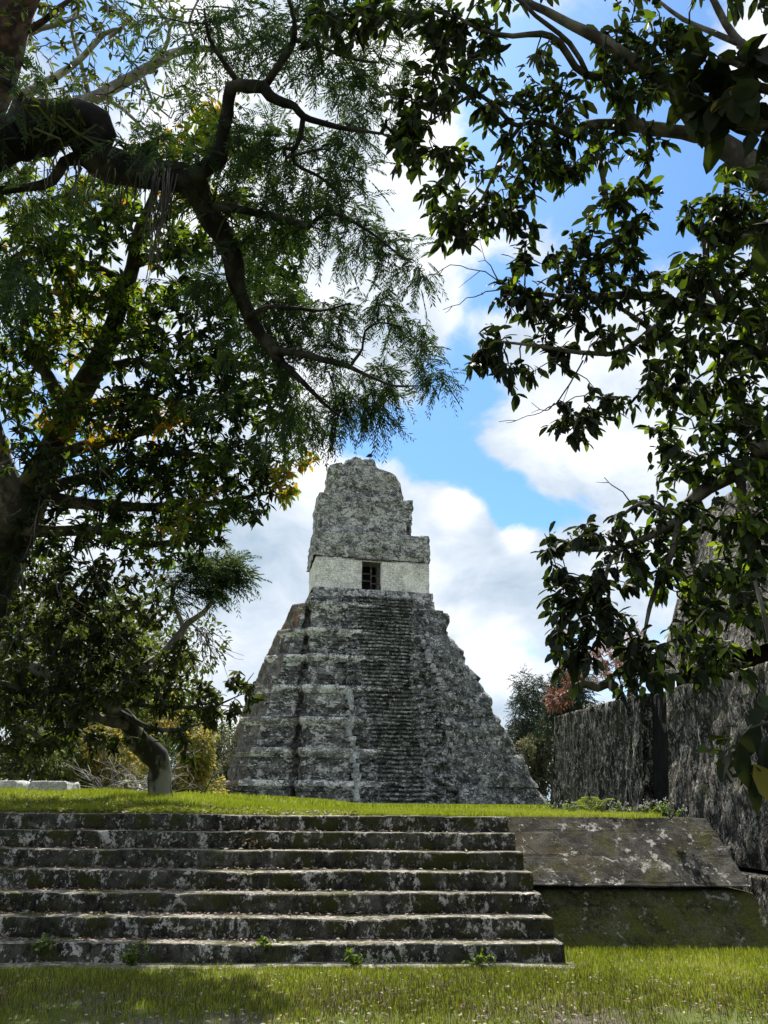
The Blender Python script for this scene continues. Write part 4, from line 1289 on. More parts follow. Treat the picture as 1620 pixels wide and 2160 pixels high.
FB = [(560, 320, 90, 60, 26), (640, 290, 80, 60, 18), (720, 330, 70, 60, 20), (760, 270, 60, 45, 12), (700, 420, 80, 55, 24), (620, 410, 90, 60, 26), (560, 480, 60, 50, 14), (660, 470, 60, 40, 10), (760, 490, 70, 45, 20), (830, 530, 50, 40, 12), (880, 570, 35, 30, 8), (740, 540, 40, 30, 5),
      (560, 620, 80, 60, 26), (640, 680, 60, 60, 20), (600, 740, 60, 60, 18), (690, 740, 50, 45, 14), (720, 655, 50, 22, 8), (800, 640, 45, 28, 8), (850, 690, 50, 38, 12), (880, 750, 40, 45, 12), (905, 805, 35, 28, 10), (780, 790, 55, 38, 12), (810, 835, 55, 38, 14), (730, 830, 50, 45, 14), (745, 865, 48, 28, 13),
      (690, 905, 32, 20, 7), (620, 850, 50, 50, 14), (665, 890, 50, 45, 14), (805, 880, 30, 28, 5), (600, 90, 90, 50, 20), (700, 130, 80, 55, 18), (770, 180, 70, 50, 16), (820, 130, 50, 60, 12), (640, 40, 80, 40, 14), (500, 40, 80, 45, 14), (440, 80, 70, 45, 10), (540, 130, 60, 40, 8),
      (350, 120, 90, 60, 3), (250, 210, 90, 60, 3), (110, 190, 90, 50, 4), (60, 130, 60, 60, 3), (400, 200, 80, 60, 4), (500, 280, 60, 60, 14), (430, 320, 60, 40, 10), (480, 400, 60, 60, 14), (350, 300, 70, 40, 10), (270, 310, 60, 40, 8), (60, 440, 60, 40, 8), (130, 420, 50, 40, 6), (480, 560, 60, 60, 14),
      (520, 700, 60, 60, 14), (430, 600, 60, 60, 10), (20, 350, 40, 50, 6), (20, 240, 40, 50, 3), (320, 60, 90, 50, 2), (820, 230, 40, 40, 5), (30, 560, 50, 60, 8), (30, 650, 50, 60, 8), (480, 830, 60, 50, 6), (560, 900, 50, 50, 6), (850, 30, 50, 40, 6)]
P_ = blob_points(FB, lambda x, y: 9.25 + .35 * math.sin(x * .013 + y * .02), .9)
ax = ft.twigs(P_, M['bark dark'], .010, .003, .15)
k = rng.poisson(3.4, len(P_)) + 1
idx = np.repeat(np.arange(len(P_)), k); n = len(idx)
dirs = ax[idx] / (np.linalg.norm(ax[idx], axis=1)[:, None] + 1e-9) * .6 + rng.normal(0, .6, (n, 3)) + np.array([0, 0, -.35])
mb = MB()
fronds(mb, P_[idx] + rng.normal(0, .05, (n, 3)) - ax[idx] * rng.uniform(0, .5, n)[:, None], dirs, .30, 9, .085, .0085, .35, np.clip(rng.normal(.4, .25, n), 0, 1))
ft.crown(mb, M['leaf feather'])
# ragged epiphytes and hanging moss on the limb
mb = MB()
for (px, py, m_) in [(120, 262, 50), (170, 285, 40), (90, 285, 30), (455, 430, 40), (470, 470, 24), (495, 500, 24)]:
    for q in range(m_):
        p = at(px + rng.normal(0, 22), py + rng.normal(0, 14), 8.9 + rng.normal(0, .12))
        d = rng.normal(0, .5, 3) + np.array([0, 0, .35])
        L = rng.uniform(.10, .28)
        e = p + d / np.linalg.norm(d) * L; f = e + np.array([d[0] * .1, d[1] * .1, -L * .6])
        w = np.cross(d, [.1, 1, .2]); w = w / np.linalg.norm(w) * .012
        mb.add([p + w, p - w, e - w * .8, e + w * .8, f], quads=[[0, 1, 2, 3]], tris=[[3, 2, 4]], rnd=rng.uniform(0, .8))
localise(mb, AB); mb.build('epiphytes', M['leaf olive'], ft.root)
mb = MB()
for q in range(90):
    px = rng.choice([200, 250, 300, 340, 352, 345, 160, 100]) + rng.normal(0, 12); py = 360 + rng.uniform(-10, 30) - (30 if px < 180 else 0)
    p = at(px, py, 8.8 + rng.normal(0, .1)); L = rng.uniform(.2, .9) * (1.5 if px > 320 else .6)
    pts = [p, p + [rng.normal(0, .03), rng.normal(0, .03), -L * .5], p + [rng.normal(0, .05), rng.normal(0, .05), -L]]
    tube(mb, pts, [.008, .007, .003], 3, rnd=rng.uniform(0, 1))
localise(mb, AB); mb.build('hanging_moss', M['bark grey'], ft.root)

# ------------------------------------------------------------------ big rosette-leaved tree with leaning trunk
BB = at(-150, 1700, 15.2); BB[2] = 1.5
bt = Tree('rosette_leaf_tree', BB, 'large tree with a thick mossy leaning trunk and bright green leaf rosettes, left side')
BT = [(-130, 1600), (-80, 1400), (-20, 1230), (30, 1130), (70, 1040), (110, 960), (150, 870), (195, 790), (230, 720), (255, 640), (280, 560), (300, 480), (330, 400)]
bt.limb([BB - (0, 0, .3)] + pl(BT, [15.0, 14.0, 13.6]), [.52, .48, .45, .42, .37, .32, .27, .22, .20, .16, .13, .11, .09, .05], M['bark mossy'], 'trunk', 14, .2, .25, 6)
BRB = [([(40, 1110), (10, 1000), (-20, 900), (-60, 800)], [.3, .22, .18, .12]), ([(200, 780), (250, 770), (300, 762), (345, 795)], [.10, .08, .07, .04]), ([(230, 720), (285, 700), (330, 690), (350, 710)], [.09, .07, .06, .03]),
       ([(270, 600), (200, 560), (120, 540), (60, 520)], [.08, .06, .05, .03]), ([(280, 560), (350, 540), (420, 520), (500, 510)], [.07, .06, .045, .025]), ([(150, 870), (100, 800), (60, 720), (40, 640)], [.14, .1, .07, .04]),
       ([(110, 960), (220, 930), (330, 900), (440, 860), (540, 830)], [.13, .1, .08, .06, .03]), ([(70, 1040), (160, 1060), (260, 1070), (360, 1070), (460, 1060), (560, 1040)], [.14, .11, .09, .07, .05, .025]),
       ([(80, 1040), (200, 1000), (320, 960), (420, 960), (520, 980)], [.12, .09, .06, .045, .02]), ([(345, 795), (420, 770), (500, 770), (580, 790)], [.05, .045, .035, .02]), ([(40, 1110), (120, 1120), (220, 1120), (320, 1150), (430, 1130)], [.14, .1, .08, .06, .03]),
       ([(160, 870), (190, 850), (230, 850), (300, 850), (380, 800)], [.08, .07, .06, .05, .02]), ([(300, 480), (380, 440), (440, 380), (450, 290)], [.07, .06, .045, .02]), ([(330, 400), (300, 340), (330, 290)], [.05, .035, .02]), ([(300, 440), (230, 420), (150, 410), (80, 430)], [.06, .05, .035, .02])]
for k, (p, w) in enumerate(BRB):
    bt.limb(pl(p, [13.7, 13.3]), w, M['bark grey'], 'branch', 8, .2, .15, 100 + k)
BBL = [(220, 400, 80, 40, 14), (130, 430, 60, 40, 10), (60, 470, 50, 40, 8), (420, 300, 70, 50, 13), (450, 240, 40, 35, 6), (340, 320, 60, 40, 6), (530, 330, 50, 40, 6), (60, 530, 70, 55, 14), (160, 520, 80, 55, 18), (250, 470, 70, 50, 15), (350, 510, 70, 60, 17), (430, 520, 60, 50, 13), (530, 530, 70, 55, 16), (610, 500, 45, 40, 8),
       (600, 580, 50, 40, 9), (100, 620, 90, 65, 20), (200, 610, 80, 55, 18), (300, 640, 90, 65, 22), (420, 640, 80, 65, 20), (520, 640, 70, 60, 15), (60, 720, 75, 65, 15), (160, 720, 85, 65, 20), (280, 740, 95, 65, 26), (400, 760, 95, 65, 28), (500, 760, 75, 65, 20), (590, 800, 50, 50, 12), (80, 850, 85, 65, 16), (200, 860, 95, 65, 24),
       (320, 860, 95, 65, 32), (440, 860, 85, 60, 28), (540, 860, 70, 60, 20), (600, 900, 45, 55, 10), (60, 960, 70, 60, 9), (170, 980, 90, 60, 14), (280, 970, 95, 65, 28), (400, 970, 95, 65, 34), (500, 970, 75, 60, 22), (575, 985, 45, 45, 9), (600, 1035, 30, 30, 4), (520, 1060, 55, 45, 11), (420, 1070, 85, 55, 24), (320, 1050, 95, 60, 18),
       (200, 1060, 90, 60, 12), (80, 1080, 70, 60, 8), (350, 1140, 85, 55, 18), (440, 1120, 50, 45, 8), (20, 600, 40, 80, 8), (20, 800, 40, 80, 7), (250, 1130, 90, 50, 13), (150, 1150, 80, 50, 10), (380, 400, 60, 50, 9), (480, 430, 60, 50, 9), (570, 690, 40, 40, 6), (620, 640, 30, 40, 4), (640, 960, 25, 30, 3)]
BBL += [(x, y, 95, 75, 14) for x, y in [(-60, 400), (-70, 540), (-60, 680), (-80, 820), (-190, 500), (-200, 660), (-200, 800), (-110, 930), (-230, 930), (40, 330), (-310, 700)]]
P_ = blob_points(BBL, lambda x, y: 13.3 + .5 * math.sin(x * .011 + y * .017), 3.6)
ax = bt.twigs(P_, M['bark grey'], .018, .007, .1)
mb = MB()
hi = smooth(-P_[:, 2], -12, -7.5)       # tips high in the crown coloured paler, for light shining through them
mu = np.clip(.50 + vnoise(P_, .55, 91, 3) * .85 + rng.normal(0, .1, len(P_)) + (1 - hi) * .22, 0, .95)
yel = vnoise(P_, .8, 95, 2) + .55 * (P_[:, 2] < 7.5) - .3
mu[(yel > .52)] = 1.0
rosettes(mb, P_, ax, 8.0, .165, .058, .3, .95, mu, .12)
bt.crown(mb, M['leaf rosette'])
# thin pale roots and dead twigs hanging on the trunk
mb = MB()
for q in range(26):
    px, py = rng.uniform(40, 230), rng.uniform(880, 1230)
    p = at(px, py, 12.9 + rng.normal(0, .3)); d = rng.normal(0, .35, 3) + np.array([.1, -.1, -.5])
    n_ = 7; pts = [p]
    for s in range(n_): d = d + rng.normal(0, .22, 3); pts.append(pts[-1] + d * .16)
    tube(mb, pts, np.linspace(.013, .004, n_ + 1), 4)
localise(mb, BB); mb.build('aerial_roots', M['bark grey'], bt.root, True)

# ------------------------------------------------------------------ pale, nearly leafless tree (upper left)
EB = at(-330, 1690, 21); EB[2] = 1.5
pt = Tree('pale_bare_tree', EB, 'pale-barked tree with almost leafless branches against the sky, upper left')
e_f = at(-120, 520, 21)
pt.limb([EB - (0, 0, .3), (EB + e_f) / 2 + [-.5, 0, -1], e_f, at(-140, 200, 22)], [.5, .42, .34, .2], M['bark pale'], 'trunk', 12, .15, .4, 7)
EBR = [([(-40, 300), (40, 270), (120, 225), (210, 200), (300, 150), (360, 112), (420, 100), (480, 105), (560, 80)], [.2, .18, .15, .13, .11, .09, .07, .05, .03]), ([(300, 150), (345, 115), (360, 60), (330, 20), (300, -20)], [.06, .05, .04, .03, .02]),
       ([(-30, 230), (60, 200), (150, 140), (220, 75), (260, 60)], [.12, .1, .07, .05, .02]), ([(0, 130), (60, 70), (110, 55), (180, 30)], [.1, .07, .05, .02]), ([(190, 210), (170, 130), (150, 60), (170, 0)], [.06, .045, .03, .02]),
       ([(210, 200), (260, 230), (300, 270), (330, 300)], [.05, .04, .03, .015]), ([(300, 150), (320, 210), (360, 250)], [.04, .03, .015]), ([(420, 100), (400, 50), (420, 0)], [.04, .03, .02]), ([(120, 225), (180, 260), (240, 330)], [.05, .03, .015]), ([(230, 80), (270, 40), (240, 0)], [.035, .028, .015])]
for k, (p, w) in enumerate(EBR):
    pt.limb(([e_f] if k in (0, 2, 3) else []) + pl(p, [20, 19.5]), ([.26] if k in (0, 2, 3) else []) + w, M['bark pale'], 'branch', 7, .15, .3, 130 + k)
P_ = blob_points([(200, 120, 200, 110, 60), (330, 60, 150, 70, 40), (120, 200, 130, 60, 30), (300, 220, 130, 70, 40), (80, 60, 90, 60, 25), (250, 20, 150, 40, 30), (400, 160, 100, 60, 25)], lambda x, y: 19.7)
ax = pt.twigs(P_, M['bark pale'], .018, .008, .05)
mb = MB(); rosettes(mb, P_, ax, 3.0, .20, .06, .3, .9, rng.uniform(.1, .9, len(P_)), .3)
pt.crown(mb, M['leaf olive'])
# dark reddish trunk in the top left corner
CB = np.array([-10.5, 9.5, 0.2])
ct = Tree('red_bark_tree', CB, 'tall red-brown trunk rising through the top left corner')
c1 = at(-120, 330, 14)
ct.limb([CB, [CB[0] + .2, CB[1], 4], [c1[0] - .6, c1[1], c1[2] - 3], c1] + pl([(-20, 160), (20, 70), (50, 0), (80, -90)], 14), [.5, .46, .42, .38, .34, .27, .22, .15], M['bark red'], 'trunk', 12, .2, .3, 8)
ct.limb(pl([(15, 75), (70, 60), (120, 20), (180, -20)], [14, 13.8]), [.06, .05, .04, .02], M['bark red'], 'branch', 7, .15, .2, 9)
P_ = blob_points([(60, 30, 70, 40, 16), (140, 10, 60, 30, 10), (20, 120, 40, 40, 6)], lambda x, y: 13.8)
ax = ct.twigs(P_, M['bark red'], .015, .006)
mb = MB(); rosettes(mb, P_, ax, 3.5, .15, .05, .5, .9, rng.uniform(.1, .9, len(P_)), .3); ct.crown(mb, M['leaf olive'])

# ------------------------------------------------------------------ leaning patched trunk (left, on the lawn)
def ground_pt(px, d):
    p = at(px, 1690, d); return np.array([p[0], p[1], float(plat_h(np.array([p[0]]), np.array([p[1]]))[0])])


LB = ground_pt(338, 15.0)
lt_ = Tree('leaning_patched_tree', LB, 'tree with a bent black and white patched trunk leaning left on the lawn')
lt_.limb([LB - (0, 0, .3)] + pl([(339, 1660), (340, 1620), (330, 1600), (305, 1575), (285, 1550), (270, 1525), (245, 1500), (210, 1480), (150, 1450), (60, 1400)], [15, 14.2]), [.23, .205, .195, .205, .20, .185, .165, .15, .13, .11, .09, .06], M['bark patched'], 'trunk', 14, .3, .12, 12)
LBR = [([(270, 1528), (225, 1520), (160, 1495), (90, 1488), (20, 1490)], [.11, .08, .06, .05, .03]), ([(240, 1500), (300, 1530), (360, 1540), (420, 1530)], [.06, .045, .035, .015]), ([(225, 1490), (300, 1490), (370, 1492), (440, 1492), (480, 1478), (510, 1465)], [.05, .035, .03, .022, .016, .008]),
       ([(180, 1465), (130, 1420), (100, 1370), (60, 1330)], [.06, .05, .04, .02]), ([(240, 1500), (250, 1450), (290, 1415), (340, 1380), (380, 1340), (400, 1312), (430, 1290), (450, 1265)], [.12, .11, .10, .085, .07, .06, .05, .03]), ([(385, 1335), (375, 1295), (362, 1260), (366, 1230)], [.05, .04, .035, .02]),
       ([(290, 1415), (250, 1370), (200, 1330), (130, 1290)], [.08, .06, .05, .025]), ([(150, 1450), (80, 1460), (0, 1440), (-60, 1430)], [.06, .05, .04, .03]), ([(200, 1478), (150, 1540), (100, 1560), (30, 1530)], [.05, .04, .03, .02]), ([(500, 1470), (520, 1440), (535, 1420)], [.012, .009, .005]),
       ([(470, 1488), (510, 1490), (545, 1480)], [.012, .01, .005]), ([(110, 1410), (130, 1340), (170, 1260), (200, 1210)], [.07, .05, .04, .02]), ([(400, 1312), (430, 1340), (445, 1370), (462, 1395)], [.02, .014, .01, .005])]
for k, (p, w) in enumerate(LBR):
    lt_.limb(pl(p, [14.2, 13.6]), w, M['bark pale'] if k in (4, 5) else M['bark grey'], 'branch', 7, .2, .12, 160 + k)
LBL = [(60, 1240, 80, 50, 22), (150, 1230, 80, 50, 22), (250, 1210, 80, 45, 18), (330, 1220, 50, 45, 8), (60, 1330, 80, 55, 30), (150, 1320, 80, 55, 30), (240, 1300, 80, 55, 24), (320, 1290, 40, 40, 8), (60, 1410, 80, 50, 32), (160, 1400, 80, 50, 34), (250, 1370, 70, 50, 22), (330, 1400, 50, 40, 14), (380, 1390, 35, 45, 10), (380, 1350, 25, 25, 4),
       (60, 1490, 80, 45, 28), (150, 1480, 80, 45, 28), (240, 1450, 70, 45, 24), (320, 1460, 60, 40, 16), (370, 1480, 60, 35, 16), (420, 1500, 45, 40, 12), (400, 1550, 40, 30, 6), (60, 1560, 80, 40, 20), (150, 1560, 70, 40, 14), (220, 1560, 40, 30, 5), (300, 1550, 40, 25, 3), (500, 1440, 25, 25, 6), (495, 1500, 30, 20, 4), (530, 1465, 20, 20, 4), (440, 1470, 30, 22, 6), (455, 1525, 20, 18, 3), (395, 1590, 20, 18, 2), (60, 1180, 80, 40, 10), (430, 1440, 20, 18, 3)]
P_ = blob_points(LBL, lambda x, y: 13.7 + .35 * math.sin(x * .02), 2.0)
ax = lt_.twigs(P_, M['bark grey'], .013, .005, .1)
mb = MB(); mu = np.clip(.4 + vnoise(P_, .7, 111, 3) * .6 + rng.normal(0, .1, len(P_)), 0, 1)
rosettes(mb, P_, ax, 6.5, .16, .066, .5, .95, mu, .15)
lt_.crown(mb, M['leaf olive'])
P_ = blob_points([(440, 1215, 50, 28, 14), (480, 1200, 28, 20, 8), (500, 1220, 20, 15, 5), (450, 1245, 40, 18, 7), (385, 1210, 30, 30, 6), (360, 1250, 30, 25, 5), (410, 1190, 25, 20, 5), (400, 1250, 40, 20, 5)], lambda x, y: 13.6)
mb = MB(); k = rng.poisson(7, len(P_)) + 2; idx = np.repeat(np.arange(len(P_)), k); n = len(idx)
dirs = rng.normal(0, .5, (n, 3)) + np.array([.5, 0, .25])
fronds(mb, P_[idx] + rng.normal(0, .06, (n, 3)), dirs, .36, 7, .12, .011, .3, np.clip(rng.normal(.7, .3, n), 0, 1))
lt_.crown(mb, M['leaf feather'], 'feathery_tuft')
mb = MB()
for q in range(26):
    p = at(rng.uniform(410, 440), rng.uniform(1320, 1350), 13.7); d = np.array([rng.uniform(-.05, .5), rng.normal(0, .2), -.6]); pts = [p]
    for s in range(6): d = d + rng.normal(0, .2, 3); pts.append(pts[-1] + d * .13)
    tube(mb, pts, np.linspace(.009, .003, 7), 3)
localise(mb, LB); mb.build('dead_twigs', M['bark grey'], lt_.root, True)

# ------------------------------------------------------------------ forest edge, bushes and trees farther off
def clump_cloud(n, c, rad, lumps, seed):
    """leaf positions spread through several uneven lumps"""
    r_ = np.random.default_rng(seed)
    c = np.asarray(c, float); rad = np.asarray(rad, float)
    cs = r_.normal(0, .5, (lumps, 3)) * rad * .95 + c
    cs[:, 2] = np.clip(cs[:, 2], c[2] - rad[2] * .9, c[2] + rad[2])
    rr = r_.uniform(.25, .55, lumps)
    w = rr ** 2; w /= w.sum()
    pick = r_.choice(lumps, n, p=w)
    d = r_.normal(0, 1, (n, 3)); d /= np.linalg.norm(d, axis=1)[:, None]
    rad_f = r_.uniform(.35, 1.0, n) ** .5
    P = cs[pick] + d * (rr[pick] * rad_f)[:, None] * rad
    return P, d, cs, pick


def far_tree(name, px, d, h, wid, n, mat, barkm, label, leaf=.3, trunk=.2, lumps=14, base_z=None, low=.35, group=None, cat='tree', seed=0, ratio=.45, kind='leaf', lean=0.0):
    b = at(px, 1690, d)
    z = float(plat_h(np.array([b[0]]), np.array([b[1]]))[0]) if base_z is None else base_z
    B = np.array([b[0], b[1], z])
    t = Tree(name, B, label, cat, group)
    top = B + np.array([lean, 0, h])
    t.limb([B - (0, 0, .2), B + (top - B) * .35 + [wid * .04, 0, 0], B + (top - B) * .65, B + (top - B) * .9], [trunk, trunk * .8, trunk * .5, trunk * .2], barkm, 'trunk', 8, .2, .3, seed)
    c = B + (top - B) * (low + (1 - low) * .5); rad = np.array([wid * .5, wid * .5, h * (1 - low) * .55])
    P, dr, cs, pick = clump_cloud(n, c, rad, lumps, 900 + seed)
    mb2 = MB()
    for q in cs:
        a = t.nodes[0][int(len(t.nodes[0]) * rng.uniform(.4, .95))]
        m = (a + q) / 2 + rng.normal(0, wid * .03, 3)
        tube(mb2, [a, m, q], [trunk * .35, trunk * .22, trunk * .06], 5)
    localise(mb2, B); mb2.build('limbs', barkm, t.root, True)
    keep = P[:, 2] > z + .05
    P, dr = P[keep], dr[keep]
    mb = MB()
    lm = rng.uniform(.15, .85, lumps)[pick[keep]]
    rnd = np.clip(lm + rng.normal(0, .15, len(P)), 0, 1)
    dd = dr * .7 + rng.normal(0, .5, dr.shape) + np.array([0, 0, -.25])
    if kind == 'frond':
        fronds(mb, P, dd, leaf * 1.6, 6, leaf * .5, leaf * .06, .2, rnd)
    else:
        put_leaves(mb, P, dd, leaf * rng.uniform(.6, 1.3, len(P)), leaf * ratio * rng.uniform(.8, 1.2, len(P)), rnd)
    t.crown(mb, mat)
    return t


FG = 'dark forest trees behind the lawn on the left'
far_tree('forest_tree', 20, 30, 7.5, 6.0, 5200, M['leaf forest'], M['bark pale'], 'leafy tree with pale thin trunk behind the left white stone', .26, .14, 18, group=FG, seed=1, low=.22)
far_tree('forest_tree', 110, 34, 8.5, 6.5, 5600, M['leaf forest'], M['bark pale'], 'bushy dark tree standing behind the larger white stone', .28, .15, 18, group=FG, seed=2, low=.1)
far_tree('forest_tree', 185, 38, 8.0, 6.0, 5200, M['leaf forest'], M['bark grey'], 'dark leafy tree between the white stones and the brush pile', .28, .16, 16, group=FG, seed=3, low=.08)
far_tree('forest_tree', -70, 36, 10.0, 7.5, 4800, M['leaf forest'], M['bark grey'], 'tall dark tree at the far left edge behind the lawn', .3, .2, 16, group=FG, seed=4, low=.12)
far_tree('forest_tree', 275, 44, 8.0, 6.5, 5200, M['leaf forest'], M['bark grey'], 'dark tree behind the bent patched trunk', .3, .16, 16, group=FG, seed=5, low=.1)
far_tree('forest_tree', 150, 60, 13, 10, 5200, M['leaf forest'], M['bark grey'], 'tallest dark tree far behind the white stones', .42, .25, 18, group=FG, seed=6, low=.15)
far_tree('forest_tree', 330, 75, 10.5, 8, 4200, M['leaf forest'], M['bark grey'], 'far dark tree seen just right of the bent trunk', .42, .2, 16, group=FG, seed=7, low=.05)
far_tree('forest_tree', 455, 110, 12.0, 6.5, 3600, M['leaf forest'], M['bark grey'], 'far green tree beside the left foot of the temple', .5, .2, 12, group=FG, seed=8, low=.1)
far_tree('forest_tree', 60, 26, 5.0, 1.2, 500, M['leaf forest'], M['bark pale'], 'thin pale forked sapling just behind the white stones', .18, .07, 6, group=FG, seed=9, low=.5)
for k, (px, d, h, w_, lab) in enumerate([(15, 24, 1.5, 3.2, 'low dark bush behind the left white stone'), (95, 27, 1.7, 3.4, 'low dark bush behind the larger white stone'), (170, 30, 1.9, 3.2, 'low dark bush right of the larger white stone'), (215, 33, 2.0, 3.0, 'low dark bush behind the brush pile')]):
    far_tree('forest_bush', px, d, h, w_, 2600, M['leaf forest'], M['bark grey'], lab, .15, .05, 12, group='low dark bushes under the forest trees', cat='bush', seed=50 + k, low=.02)
YG = 'yellowing bushes left of the temple'
far_tree('yellow_bush', 402, 31, 3.0, 2.2, 3600, M['leaf yellow'], M['bark grey'], 'yellow-leaved bush between the bent trunk and the temple', .19, .06, 14, group=YG, cat='bush', seed=11, low=.05)
far_tree('yellow_bush', 432, 58, 5.2, 2.6, 3400, M['leaf dry'], M['bark grey'], 'pale green-yellow bush touching the left foot of the temple', .24, .06, 14, group=YG, cat='bush', seed=12, low=.02)
far_tree('yellow_bush', 232, 26, 2.4, 1.9, 1900, M['leaf yellow'], M['bark grey'], 'yellowish bush behind the brush pile', .18, .06, 12, group=YG, cat='bush', seed=13, low=.05)
far_tree('yellow_bush', 370, 36, 1.6, 2.4, 1500, M['leaf dry'], M['bark grey'], 'low olive bush right of the bent trunk foot', .14, .04, 10, group=YG, cat='bush', seed=14, low=.02)
far_tree('yellow_bush', 405, 44, 1.1, 2.6, 1500, M['leaf forest'], M['bark grey'], 'low green bush under the yellow bush beside the temple', .15, .04, 10, group=YG, cat='bush', seed=15, low=.02)
far_tree('olive_bush', 1138, 122, 10.5, 8.0, 9000, M['leaf dry'], M['bark grey'], 'grey-olive twiggy bush between the temple and the rough pyramid', .5, .15, 18, cat='bush', seed=21, low=.02)
KG = 'dark conifer-like trees beyond the rough pyramid'
far_tree('dark_tree', 1112, 138, 14.0, 7.5, 1500, M['leaf conifer'], M['bark dark'], 'dark feathery tree top nearest the temple', .8, .25, 12, group=KG, seed=22, low=.55, kind='frond')
far_tree('dark_tree', 1165, 132, 17.0, 7.5, 1900, M['leaf conifer'], M['bark dark'], 'dark feathery tree between its two lookalikes', .8, .25, 14, group=KG, seed=23, low=.5, kind='frond')
far_tree('dark_tree', 1205, 90, 15.0, 6.0, 2200, M['leaf conifer'], M['bark dark'], 'tallest dark feathery tree, behind the red-leaved branch', .75, .25, 14, group=KG, seed=24, low=.45, kind='frond')

# red-leaved tree growing behind the pyramid, one mossy branch leaning left
rb = at(1335, 1690, 30); rb[2] = PLAT_Z
rd = Tree('red_leaf_tree', rb, 'sparse reddish-leaved tree with a leaning mossy branch above the low pyramid wall')
rd.limb([rb - (0, 0, .2)] + pl([(1330, 1560), (1310, 1478), (1288, 1440), (1262, 1452), (1232, 1442), (1200, 1468), (1185, 1478)], [29, 28]), [.3, .26, .2, .16, .15, .16, .12, .05], M['bark mossy'], 'trunk', 10, .25, .2, 31)
for k, (p, w) in enumerate([([(1318, 1500), (1295, 1450), (1275, 1405), (1262, 1370)], [.14, .11, .08, .03]), ([(1325, 1520), (1330, 1440), (1318, 1380), (1310, 1340)], [.13, .1, .07, .03]), ([(1280, 1415), (1240, 1395), (1220, 1370)], [.06, .04, .02]), ([(1328, 1440), (1350, 1390), (1370, 1360)], [.07, .05, .02]), ([(1300, 1460), (1280, 1445), (1260, 1450)], [.1, .08, .05])]):
    rd.limb(pl(p, [29, 28.5]), w, M['bark red'], 'branch', 7, .2, .2, 32 + k)
P_ = blob_points([(1180, 1470, 30, 22, 26), (1165, 1480, 18, 14, 12), (1210, 1435, 30, 20, 10), (1290, 1370, 50, 40, 36), (1330, 1360, 40, 40, 26), (1250, 1400, 50, 40, 24), (1350, 1410, 40, 50, 20), (1310, 1410, 40, 40, 16), (1200, 1410, 30, 20, 6)], lambda x, y: 28.5)
ax = rd.twigs(P_, M['bark red'], .022, .010)
mb = MB(); mu = np.where(P_[:, 0] < at(1225, 1450, 28.5)[0], .35, .8) + rng.normal(0, .1, len(P_))
rosettes(mb, P_, ax, 7, .26, .07, .3, .9, np.clip(mu, 0, 1), .2); rd.crown(mb, M['leaf red'])
# creepers along the wall top
P_ = blob_points([(1290, 1488, 60, 10, 22, 19.0), (1240, 1510, 40, 8, 10, 19.6), (1330, 1470, 40, 10, 14, 18)], None)
mb = MB(); rosettes(mb, P_, np.tile([0, 0, 1.0], (len(P_), 1)), 5, .10, .04, .2, .9, rng.uniform(.2, 1, len(P_)), .2)
o = mb.build('wall_top_weeds', M['leaf dry']); tag(o, 'low weeds growing along the top of the low pyramid wall', 'weeds', None, 'stuff')

# ------------------------------------------------------------------ white stones on the lawn
def white_stone(px0, px1, ytop, ybot, d, label, seed):
    a = at(px0, ybot, d); b = at(px1, ybot, d); t = at((px0 + px1) / 2, ytop, d)
    w = b[0] - a[0]; c = (a + b) / 2
    zb = float(plat_h(np.array([c[0]]), np.array([c[1]]))[0])
    h = t[2] - zb
    mb = MB()
    m, dd = 40, 20
    ob = rect(-w / 2, w / 2, -.35, .35, m, dd); ot = rect(-w / 2 + .06, w / 2 - .03, -.32, .32, m, dd)

    def dsp(P, nrm, tt):
        fl = P.reshape(-1, 3); sh = P.shape
        dv = vnoise(fl, 2.2, seed, 4) * .035 + vnoise(fl, 9, seed + 1, 3) * .014
        P[:, :, :2] += nrm[None] * dv.reshape(sh[0], sh[1])[:, :, None]
        P[:, :, :2] *= (1 - .06 * smooth(tt, .85, 1))[:, None, None]
        P[1:, :, 2] += (vnoise(fl, 1.7, seed + 2, 3) * .025).reshape(sh[0], sh[1])[1:]
        return P
    loft(mb, ob, ot, -.06, h, 14, dsp, cap=(m, dd))
    o = mb.build('white_stone', M['white stone'], None, True)
    o.location = (c[0], c[1], zb)
    tag(o, label, 'stone block', 'low white stone blocks on the lawn')


white_stone(-60, 60, 1646, 1668, 17.5, 'low white stone block cut off by the left edge of the view', 700)
white_stone(62, 160, 1648, 1673, 16.2, 'larger low white stone block with dark stains lying on the lawn', 710)

# brush pile of dead branches beside the bent trunk
bc = ground_pt(262, 18.0)
brush = empty('brush_pile', tuple(bc), 0, 'tangled pile of dead pale branches left of the bent trunk', 'brush pile')
for k in range(34):
    th = rng.uniform(-.5, 3.6); L = rng.uniform(.5, 1.5); el = rng.uniform(.0, .8)
    st = np.array([rng.normal(0, .55), rng.normal(0, .3), rng.uniform(.0, .15)])
    d = np.array([math.cos(th) * math.cos(el), .3 * math.sin(th), math.sin(el)])
    pts = [st + d * L * s + rng.normal(0, .05, 3) * (s > 0) for s in np.linspace(0, 1, 6)]
    for p in pts: p[2] = max(p[2], .0)
    w = rng.uniform(.008, .03) * (2 if k < 4 else 1)
    mb = MB(); p, r = resample(pts, np.linspace(w, w * .3, 6), .08); tube(mb, p, r, 6)
    for q in range(2, len(p) - 1, 4):
        e = d * .3 + rng.normal(0, .25, 3); e[2] = abs(e[2])
        tube(mb, [p[q], p[q] + e * .5 + rng.normal(0, .03, 3), p[q] + e], [w * .4, w * .3, w * .12], 4)
    mb.build('branch', M['bark pale'] if k % 3 else M['bark grey'], brush, True)

